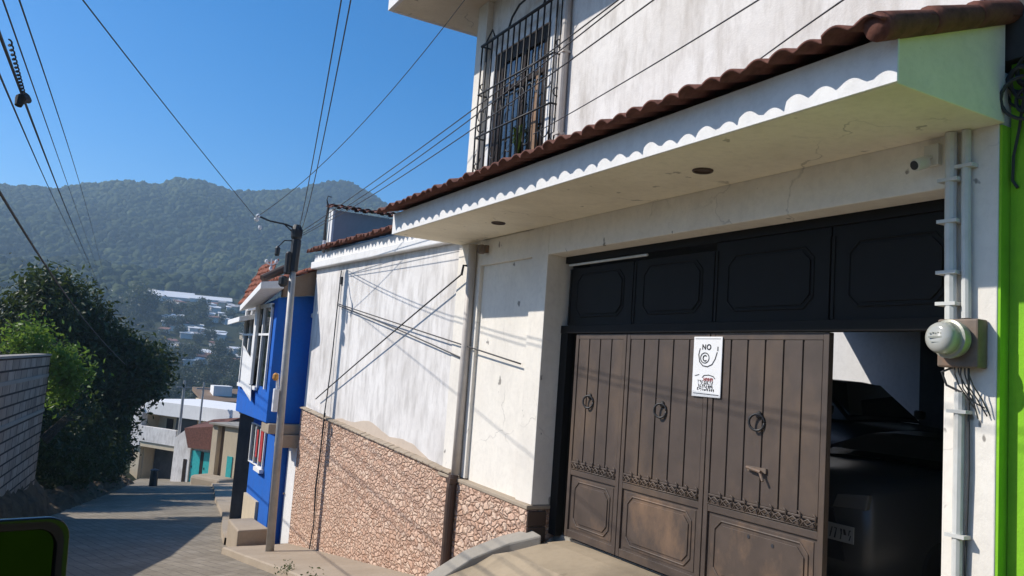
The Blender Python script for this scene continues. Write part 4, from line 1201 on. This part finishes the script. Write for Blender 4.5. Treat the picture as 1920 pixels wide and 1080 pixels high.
# ------------------------------------------------------------------ foliage helpers
def leaf_cloud(clumps, n, size, rng, flat=0.5):
    """n quads spread through clumps (cx,cy,cz,rx,ry,rz): mostly on lumpy shells with twig clusters"""
    vol = np.array([c[3]*c[4]*c[5] for c in clumps])**0.67
    pick = rng.choice(len(clumps), size=max(8, n//44), p=vol/vol.sum())
    C_ = np.array(clumps)[pick]
    d = rng.normal(size=(len(pick), 3)); d /= np.linalg.norm(d, axis=1)[:, None]
    rad = rng.uniform(0.35, 1.35, size=(len(pick), 1))**0.5
    lump = 1+0.18*np.sin(d[:, :1]*7+pick[:, None])*np.cos(d[:, 1:2]*6)
    cen = C_[:, :3]+d*C_[:, 3:6]*rad*lump
    k = rng.integers(0, len(cen), n)
    p = cen[k]+rng.normal(size=(n, 3))*size*rng.uniform(1.3, 2.9, (len(cen), 1))[k]
    nrm = d[k]*0.5+rng.normal(size=(n, 3))*0.8+np.array([0, 0, 0.35]); nrm /= np.linalg.norm(nrm, axis=1)[:, None]
    t = np.cross(nrm, rng.normal(size=(n, 3))); t /= np.linalg.norm(t, axis=1)[:, None]
    b = np.cross(nrm, t)
    s = size*rng.uniform(0.45, 1.4, (n, 1))
    V_ = np.stack([p-t*s*0.9, p-b*s*0.42+nrm*s*0.12, p+t*s*0.9, p+b*s*0.42+nrm*s*0.12], 1).reshape(-1, 3)
    return V_, np.arange(4*n).reshape(n, 4)


def tree(name, label, cat, base, clumps, n, size, mat, seed, trunk_r=0.2, limbs=6, group=None, trunk=True):
    rng = np.random.default_rng(seed)
    t = thing(name, label, cat, base, group)
    V_, F_ = leaf_cloud(clumps, n, size, rng)
    npmesh('crown', V_, F_, mat, False, t)
    if trunk:
        mb = MB(); B = Vector(base)
        top = Vector(np.mean([c[:3] for c in clumps], axis=0))
        mid = B.lerp(top, 0.5)+Vector((rng.normal()*0.1, rng.normal()*0.1, 0))
        mb.tube([B+Vector((0, 0, -0.3)), B.lerp(mid, 0.5), mid, top], [trunk_r*1.25, trunk_r, trunk_r*0.8, trunk_r*0.3], 9)
        for k in range(limbs):
            c = clumps[k % len(clumps)]; dd = rng.normal(size=3); dd /= np.linalg.norm(dd)
            e = Vector(np.array(c[:3])+dd*np.array(c[3:6])*0.75)
            s = B.lerp(top, rng.uniform(0.45, 0.9))
            mb.tube([s, s.lerp(e, 0.5)+Vector((0, 0, 0.15)), e], [trunk_r*0.42, trunk_r*0.26, trunk_r*0.08], 6)
        mb.build('trunk', M['bark'], t, smooth=True)
    return t


tree('broadleaf_tree', 'large dark spreading tree overhanging the left side of the street', 'tree', (0.8, 45.5, -4.2),
     [(0.0, 46, 2.2, 2.1, 2.2, 2.2), (2.0, 45.8, 0.2, 2.2, 2.2, 2.1), (3.5, 46, 0.0, 1.4, 1.8, 1.25), (-1.8, 46.3, 1.2, 1.5, 1.8, 1.8), (4.7, 46.5, -0.1, 0.8, 1.2, 0.7), (0.3, 45, -1.5, 2.6, 2.4, 2.2), (-0.5, 45.8, 3.9, 1.0, 1.1, 0.9), (1.4, 46, 2.4, 1.0, 1.1, 0.9), (3.0, 46, 1.0, 0.9, 1.0, 0.8), (1.6, 44.6, -2.2, 1.5, 1.6, 1.6)],
     46000, 0.17, M['leaf_dark'], 1, 0.32, 12)
tree('broadleaf_tree', 'dense dark tree leaning over the street behind the large one', 'tree', (2.6, 52.5, -5.2),
     [(-0.6, 53.5, 0.4, 2.3, 2.4, 2.2), (0.8, 58, -1.2, 2.4, 2.6, 2.4), (2.6, 52.5, -0.2, 1.6, 2.2, 1.7), (5.1, 53, 0.6, 1.2, 1.4, 0.9), (1.2, 53, -0.6, 2.4, 2.4, 2.4), (2.7, 51.5, -2.6, 1.5, 1.6, 1.5)],
     36000, 0.17, M['leaf_dark'], 2, 0.25, 9)
tree('bank_shrub', 'dark overgrown shrub on the bank beside the end of the block wall', 'shrub', (-0.3, 35.2, -3.4),
     [(-0.4, 35.2, -1.9, 1.0, 1.2, 1.3), (0.3, 36, -2.4, 1.0, 1.2, 1.1), (-1.3, 35.6, -1.3, 1.2, 1.2, 1.4)], 13000, 0.11, M['leaf_dark'], 3, 0.08, 6)
tree('bank_shrub', 'dark overgrown shrub under the crown of the large tree', 'shrub', (0.9, 39.6, -3.8),
     [(0.9, 39.6, -2.4, 1.3, 1.6, 1.6), (1.6, 40.5, -3.2, 1.0, 1.5, 1.1), (-0.4, 40, -1.6, 1.6, 1.6, 1.7), (-0.7, 39.5, 0.0, 1.5, 1.6, 1.4)], 19000, 0.12, M['leaf_dark'], 4, 0.08, 6)
tree('bank_shrub', 'dark shrub at the road edge nearest the far houses', 'shrub', (3.1, 48.8, -5.1),
     [(2.6, 48.8, -4.0, 1.1, 1.6, 1.5), (3.0, 50.8, -4.2, 1.0, 1.4, 1.5), (3.7, 54, -4.6, 1.0, 1.8, 1.6)], 13000, 0.13, M['leaf_dark'], 5, 0.08, 6)
tree('vine', 'bright green sunlit vine spilling over the end of the block wall', 'vine', (-0.2, 30.2, -1.2),
     [(-0.75, 30.2, 1.75, 0.42, 0.5, 0.36), (-0.45, 30.3, 1.55, 0.4, 0.5, 0.3), (0.25, 30.6, 1.0, 0.62, 0.5, 0.36), (0.75, 30.8, 0.62, 0.55, 0.5, 0.36), (0.35, 30.7, 0.2, 0.4, 0.4, 0.4)],
     3000, 0.11, M['leaf_bright'], 6, 0.04, 6)
mb = MB()
rnd = random.Random(31)
for k in range(5):
    mb.tube([(0.0+0.05*k, 29.8, -1.35-0.05*k), (0.5+0.06*k, 30.4, -0.85), (1.0+0.1*k, 31.0, -0.35-0.12*k)], [0.03, 0.022, 0.008], 5)
o = mb.build('dry_branch', M['bark'], origin=(0, 29.8, -1.4)); tag(o, 'dry bare branches sticking out of the bank beside the wall', 'branch')
# small weeds by the kerb
for i, (x, y) in enumerate(((3.62, 11.8), (3.58, 13.0))):
    rng = np.random.default_rng(50+i)
    V_, F_ = leaf_cloud([(x, y, rz(y)+0.12, 0.09, 0.2, 0.07)], 120, 0.028, rng)
    o = npmesh('weed_tuft', V_, F_, M['leaf_mid'], False, None, (x, y, rz(y)))
    tag(o, ['small green weed tuft growing at the kerb nearer the ramp', 'small green weed tuft growing at the kerb nearer the pole'][i], 'weed', 'weeds along the kerb')

# ------------------------------------------------------------------ houses at the foot of the street
def frame(p0, p1):
    a = Vector((*p0, 0)); b = Vector((*p1, 0)); d = (b-a).normalized(); inn = Vector((-d.y, d.x, 0))
    return Matrix(((d.x, inn.x, 0, a.x), (d.y, inn.y, 0, a.y), (0, 0, 1, 0), (0, 0, 0, 1)))


def FB(Mx, *boxes):
    mb = MB(); mb.M = Mx
    for b in boxes: mb.box(*b)
    return mb


FA = frame((6.8, 74), (13, 64))
fa = thing('flat_roofed_house', 'white flat roofed two storey house closing the far end of the street', 'house', (9.9, 69, -8.6))
FB(FA, (0.9, 11.9, 1.4, 6, -9.4, -3.9), (0.0, 0.9, 0.3, 6, -9.4, -3.9)).build('wall', M['beige_wall'], fa)
FB(FA, (0.0, 12.0, -0.1, 6.2, -3.85, -2.75)).build('roof_parapet', M['white_trim'], fa, bevel=0.03)
FB(FA, (-0.3, 0.9, -0.25, 0.28, -6.6, -3.4)).build('column', M['white_plaster'], fa, bevel=0.02)
FB(FA, (0.9, 5.2, -0.3, 0.0, -6.1, -4.85)).build('balcony_parapet', M['white_plaster'], fa, bevel=0.02)
FB(FA, (0.6, 5.2, -0.2, 1.39, -6.5, -6.12)).build('balcony_slab', M['beige_wall'], fa)
FB(FA, (2.0, 2.7, 1.3, 1.39, -6.1, -4.2)).build('door', M['window_brown'], fa)
FB(FA, (4.0, 6.4, 0.6, 0.65, -5.3, -3.86)).build('balcony_screen', M['iron'], fa)
FB(FA, (1.1, 5.6, 1.2, 1.39, -9.2, -6.6)).build('dark_opening_sheet', M['shade_dark'], fa)  # dark sheet before the wall, the opening's shade put into its colour
FB(FA, (6.6, 7.6, 1.25, 1.39, -5.2, -4.0), (8.0, 8.9, 1.25, 1.39, -5.1, -3.9)).build('window', M['glass'], fa)
FB(FA, (-0.2, 0.8, 0.0, 0.29, -9.4, -6.61)).build('base_column', M['beige_wall'], fa, bevel=0.02)
FT = frame((8.6, 66), (12.4, 60))
ft = thing('gabled_cottage', 'small white gabled cottage with teal doors and a red tile roof', 'house', (10.2, 63.5, -8))
mb = MB(); mb.M = FT
mb.prism([(0.3, 0, -9), (2.1, 0, -9), (2.1, 0, -4.9), (1.55, 0, -4.2), (0.35, 0, -5.0)], (0, 3, 0)); mb.box(2.1, 4.6, 0.25, 3, -9, -5.5)
mb.build('wall', M['white_plaster'], ft)
mb = MB(); mb.M = FT
mb.hexa([(1.5, -0.25, -4.2), (2.2, -0.35, -5.55), (4.7, -0.35, -5.45), (4.4, -0.2, -3.8), (1.5, 2.4, -3.6), (2.2, 2.4, -5.0), (4.7, 2.4, -5.0), (4.4, 2.4, -3.2)])
mb.build('tile_roof', M['tile'], ft)
for a, b in ((2.15, 3.1), (3.45, 4.4)):
    d = FB(FT, (a, b, 0.1, 0.24, -8.2, -5.75)).build('door', M['teal'], ft, bevel=0.01)
    FB(FT, (a+0.1, a+0.16, 0.07, 0.098, -7.0, -6.85)).build('handle', M['iron'], d)
FB(FT, (3.12, 3.42, 0.1, 0.24, -8.2, -5.8)).build('door_gap', M['window_brown'], ft)
FB(FT, (1.5, 1.85, -0.03, -0.005, -8.4, -6.45)).build('side_door', M['window_brown'], ft)
FBm = frame((9.6, 61), (12.5, 56))
fb = thing('beige_house', 'tall beige house corner with a brown recessed strip beside the cottage', 'house', (11, 58, -7))
FB(FBm, (1.5, 2.05, 0, 3, -8.6, -3.42), (2.75, 4.6, 0, 3, -8.6, -3.42)).build('wall', M['beige_wall'], fb, bevel=0.02)
FB(FBm, (2.05, 2.75, 0.35, 3, -8.6, -3.44)).build('recess', M['brown_wall'], fb)
FB(FBm, (1.3, 4.8, -0.2, 3.2, -3.41, -3.3)).build('roof', M['concrete'], fb)
FB(FBm, (3.3, 3.8, -0.05, -0.005, -7.4, -5.4)).build('door', M['teal'], fb)
mb = MB(); mb.M = FBm; mb.box(1.5, 4.4, -1.5, -0.01, -8.2, -6.75)
o = mb.build('stoop', M['sidewalk'], origin=(11, 58, -7), bevel=0.2); tag(o, 'rounded earthen stoop at the foot of the beige house', 'step')
hb = thing('brown_roofed_house', 'low house with brown roof and white tank behind the flat roofed house', 'house', (15, 84, -10))
mbox(13.6, 19, 84, 90, -11, -3.4).build('wall', M['beige_wall'], hb)
mb = MB(); mb.hexa([(13.2, 83.4, -3.398), (19.4, 83.4, -3.398), (19.4, 90.4, -2.7), (13.2, 90.4, -2.7), (13.2, 83.4, -3.25), (19.4, 83.4, -3.25), (19.4, 90.4, -2.3), (13.2, 90.4, -2.3)])
mb.build('roof', M['brown_wall'], hb)
mbox(14.6, 16.4, 86, 88, -2.9, -1.9).build('water_tank', M['white_trim'], hb)
for i, (x, y, zt, zb_) in enumerate(((9.05, 66, -0.75, -8.2), (10.45, 66, -0.8, -8.2))):
    t = thing('far_pole', ['grey utility pole rising in the middle before the flat roofed house', 'thin utility pole right of the other before the flat roofed house'][i], 'pole', (x, y, zb_), 'utility poles at the far end')
    MB().tube([(x, y, zb_), (x, y, zt)], [0.13 if i == 0 else 0.09, 0.09 if i == 0 else 0.07], 10).build('shaft', M['pole_steel'], t)
    MB().box(x-0.5, x+0.5, y-0.05, y+0.05, zt-0.55, zt-0.45).build('crossarm', M['pole_steel'], t)
mb = MB(); mb.tube([(6.55, 56.5, rz(56.5)), (6.55, 56.5, rz(56.5)+0.95)], [0.26, 0.22], 10); mb.lathe((6.55, 56.5, rz(56.5)+0.95), (0, 0, 1), [(0, 0.25), (0.05, 0.27), (0.12, 0.12)], 10)
o = mb.build('bollard', M['iron'], origin=(6.55, 56.5, rz(56.5))); tag(o, 'dark stubby post standing in the sunlit far end of the road', 'post')

# ------------------------------------------------------------------ side mirror of the car the picture is taken from
mr = thing('wing_mirror', 'glossy black car wing mirror with dark glass at the lower left edge', 'mirror', (-0.12, 2.1, 1.22))
mc = Vector((-0.047, 2.0, 1.337))
tilt = Matrix.Rotation(R(12), 4, 'Z') @ Matrix.Rotation(R(-8), 4, 'X')
Mx = Matrix.Translation(mc) @ tilt
def rr_poly(w, h, rd, y, n=6):
    pts = []
    for cx, cz, a0 in ((w-rd, h-rd, 0), (-w+rd, h-rd, 90), (-w+rd, -h+rd, 180), (w-rd, -h+rd, 270)):
        for k in range(n+1):
            a = R(a0+90*k/n); pts.append((cx+rd*math.cos(a), y, cz+rd*math.sin(a)))
    return pts
mb = MB(); mb.M = Mx
loops = [rr_poly(0.104, 0.074, 0.035, -0.008), rr_poly(0.128, 0.098, 0.042, -0.012), rr_poly(0.131, 0.101, 0.045, 0.01), rr_poly(0.124, 0.094, 0.045, 0.05), rr_poly(0.095, 0.07, 0.04, 0.085), rr_poly(0.04, 0.03, 0.02, 0.10)]
n = len(loops[0]); vs = [p for l in loops for p in l]; fs = []
inner = rr_poly(0.103, 0.073, 0.034, 0.012)
vs = inner+vs
for i in range(len(loops)):
    for k in range(n): fs.append((i*n+k, i*n+(k+1) % n, (i+1)*n+(k+1) % n, (i+1)*n+k))
fs.append(tuple(range(len(loops)*n, (len(loops)+1)*n)))
mb.add(vs, fs); mb.build('housing', M['mirror_black'], mr, smooth=True, bevel=0.003)
mb = MB(); mb.M = Mx; mb.prism(rr_poly(0.1033, 0.0733, 0.034, 0.004), (0, 0.006, 0)); mb.build('mirror_glass', M['mirror_glass'], mr)
mb = MB(); mb.tube([Mx @ Vector((-0.10, 0.03, -0.06)), Mx @ Vector((-0.2, 0.03, -0.09)), Mx @ Vector((-0.3, 0.0, -0.11))], [0.03, 0.028, 0.035], 10); mb.build('arm', M['mirror_black'], mr, smooth=True)

# ------------------------------------------------------------------ valley: trees, houses, forest
def ico():
    bm = bmesh.new(); bmesh.ops.create_icosphere(bm, subdivisions=2, radius=1.0)
    v = np.array([q.co[:] for q in bm.verts]); f_ = np.array([[q.index for q in t.verts] for t in bm.faces]); bm.free()
    return v, f_


IV, IF = ico()
rng = np.random.default_rng(77)
cnt = 17000
P_ = []
tries = 0
while len(P_) < cnt and tries < 400000:
    tries += 1
    a = rng.uniform(R(-14), R(33)); rad = math.sqrt(rng.uniform(560**2, 1420**2))
    x, y = rad*math.sin(a), rad*math.cos(a)
    if y > 1330 or y < 540 or (42 < x < 112 and y < 622): continue
    if y < 640 and rng.random() > (y-540)/100*0.8+0.1: continue
    P_.append((x, y, terr(x, y), 2.1+3.9*rng.random()**1.6*(1.0 if y < 1285 else 0.75)))
P_ = np.array(P_)
n = len(P_)
lump = rng.normal(size=(n, 1, 3))
dirs = IV[None]
wob = 1+0.22*np.sin(dirs @ np.array([3.1, 4.3, 2.2])+lump[:, :, 0]*9)[..., ]+0.16*np.sin(dirs @ np.array([-5.2, 3.7, 6.1])+lump[:, :, 1]*9)+rng.normal(size=(n, len(IV)))*0.07
VV = IV[None]*wob[..., None]*P_[:, None, 3:4]*np.array([1, 1, 0.95])+P_[:, None, :3]+np.array([0, 0, 1])*P_[:, None, 3:4]*0.45
FF = (IF[None]+(np.arange(n)*len(IV))[:, None, None]).reshape(-1, 3)
o = npmesh('hillside_forest', VV.reshape(-1, 3), FF, M['forest'], True); tag(o, 'dense dark green forest covering the mountain behind the town', 'forest', kind='stuff')

# valley trees: a few prototypes, copied
def proto_crown(seed, n, mat):
    rg = np.random.default_rng(seed)
    cl = [(0, 0, 4.2, 2.7, 2.7, 2.4), (1.2, 0.4, 3.2, 2.0, 2.0, 1.7), (-1.3, -0.3, 3.4, 2.0, 2.0, 1.8), (0.1, 1.2, 5.0, 1.7, 1.7, 1.6)]
    V_, F_ = leaf_cloud(cl, n, 0.42, rg)
    me = npmesh('crown', V_, F_, mat); me_d = me.data; bpy.data.objects.remove(me); return me_d


tm_ = MB().tube([(0, 0, -1.5), (0.1, 0, 1.2), (0, 0.1, 3.6)], [0.35, 0.26, 0.12], 8)
tmesh = bpy.data.meshes.new('trunk'); tmesh.from_pydata(tm_.v, [], tm_.f); tmesh.materials.append(M['bark'])
crowns = [proto_crown(101, 1700, M['leaf_far']), proto_crown(102, 1700, M['leaf_mid']), proto_crown(103, 1700, M['leaf_far']), proto_crown(105, 4200, M['leaf_dark'])]
redc = proto_crown(104, 1500, M['leaf_red'])


def place_tree(x, y, s, cm, label, group, rot):
    t = thing('valley_tree', label, 'tree', (x, y, terr(x, y)), group)
    t.scale = (s, s, s*0.95); t.rotation_euler = (0, 0, rot)
    for nm, md in (('crown', cm), ('trunk', tmesh)):
        q = link(bpy.data.objects.new(nm, md)); q.parent = t
    return t


TL = ['leafy tree standing among the houses on the valley slope', 'mid green tree growing just below the end of the street']
VH = [  # white and grey roofed buildings of the town: x, y, length, width, height, rotation, roof kind
]
rg = np.random.default_rng(9)
spots = []
for k in range(46):                # nearer belt
    a = R(rg.uniform(0, 21)); d = rg.uniform(105, 230)
    spots.append((d*math.sin(a), d*math.cos(a), rg.uniform(0.7, 1.15), 1))
for k in range(290):
    a = R(rg.uniform(-4, 18)); d = rg.uniform(240, 640)
    x, y = d*math.sin(a), d*math.cos(a)
    if 50 < x < 108 and 565 < y < 625: continue
    spots.append((x, y, rg.uniform(0.6, 1.35), 0))
for i, (x, y, s, k) in enumerate(spots):
    place_tree(x, y, s, crowns[1 if k and i % 2 else (0 if i % 3 else 2)], TL[k], ['trees on the valley slope', 'trees below the street end'][k], i*1.7)
place_tree(17.2, 84.0+8, 0.85, redc, 'reddish flowering tree beyond the end of the street', None, 0.4)
place_tree(45, 545, 2.7, crowns[3], 'largest rounded dark tree among the valley roofs', None, 1.1)

M['roof_white'] = paint('white_sheet_roof', (0.74, 0.73, 0.71), 0.5, 0.06, 0, 0.2)
M['roof_grey'] = paint('grey_sheet_roof', (0.34, 0.31, 0.29), 0.6, 0.2, 0, 0.2)
M['roof_rust'] = paint('rusty_sheet_roof', (0.25, 0.12, 0.085), 0.7, 0.25, 0, 0.3)
def valley_house(x, y, L, D, H, rot, kind, label, group='houses in the valley', dz=0.0):
    z = terr(x, y)+dz
    t = thing('valley_house', label, 'house', (x, y, z), group); t.rotation_euler = (0, 0, rot)
    def loc(mb, nm, mt_):
        me = bpy.data.meshes.new(nm); me.from_pydata(mb.v, [], mb.f); me.materials.append(mt_)
        q = link(bpy.data.objects.new(nm, me)); q.parent = t
    mb = MB().box(-L/2, L/2, -D/2, D/2, -4, H); loc(mb, 'wall', M['white_plaster' if kind != 'roof_grey' else 'beige_wall'])
    mb = MB().hexa([(-L/2-0.5, -D/2-0.5, H+0.01), (L/2+0.5, -D/2-0.5, H+0.01), (L/2+0.5, D/2+0.5, H+D*0.22), (-L/2-0.5, D/2+0.5, H+D*0.22), (-L/2-0.5, -D/2-0.5, H+0.25), (L/2+0.5, -D/2-0.5, H+0.25), (L/2+0.5, D/2+0.5, H+D*0.22+0.25), (-L/2-0.5, D/2+0.5, H+D*0.22+0.25)])
    loc(mb, 'roof', M[kind])
    return t


LB = {'roof_white': 'small valley house with a bright white sheet roof', 'roof_grey': 'small valley house with a dull grey roof', 'roof_rust': 'small valley house with a rusty reddish roof'}
rg = np.random.default_rng(19)
valley_house(68, 606, 30, 24, -0.4, -0.1, 'roof_white', 'wide white sheet roof, left of the two largest in the valley', None)
valley_house(93, 596, 27, 15, -0.2, -0.15, 'roof_white', 'long white sheet roof, right of the two largest in the valley', None)
valley_house(38, 618, 13, 8, 1.5, 0.1, 'roof_white', 'white sheet roof standing alone left of the largest valley tree', None)
valley_house(59, 452, 13, 5, 1.2, 0.05, 'roof_white', 'long narrow white roof low in the valley above the big tree', None)
for k in range(85):
    a = R(rg.uniform(6.0, 12.5)); d = rg.uniform(400, 590)
    kd = ['roof_white', 'roof_grey', 'roof_white', 'roof_rust'][rg.integers(0, 4)]
    valley_house(d*math.sin(a), d*math.cos(a), rg.uniform(3.5, 6.5), rg.uniform(3.5, 6), rg.uniform(1.8, 2.8), rg.uniform(-0.5, 0.5), kd, LB[kd], dict(roof_white='white roofed valley houses', roof_grey='grey roofed valley houses', roof_rust='rusty roofed valley houses')[kd])

# ------------------------------------------------------------------ haze
HZ = N('haze_air')
HZ.t.nodes.remove(HZ.b)
pv = HZ.n('ShaderNodeVolumePrincipled')
pv.inputs['Color'].default_value = (0.56, 0.79, 1.0, 1)
pv.inputs['Density'].default_value = 0.00034
pv.inputs['Anisotropy'].default_value = 0.25
HZ.l(pv.outputs[0], HZ.out.inputs['Volume'])
hz = mbox(-2900, 4100, -1900, 2900, -130, 310).build('haze', HZ.m)
hz['kind'] = 'stuff'
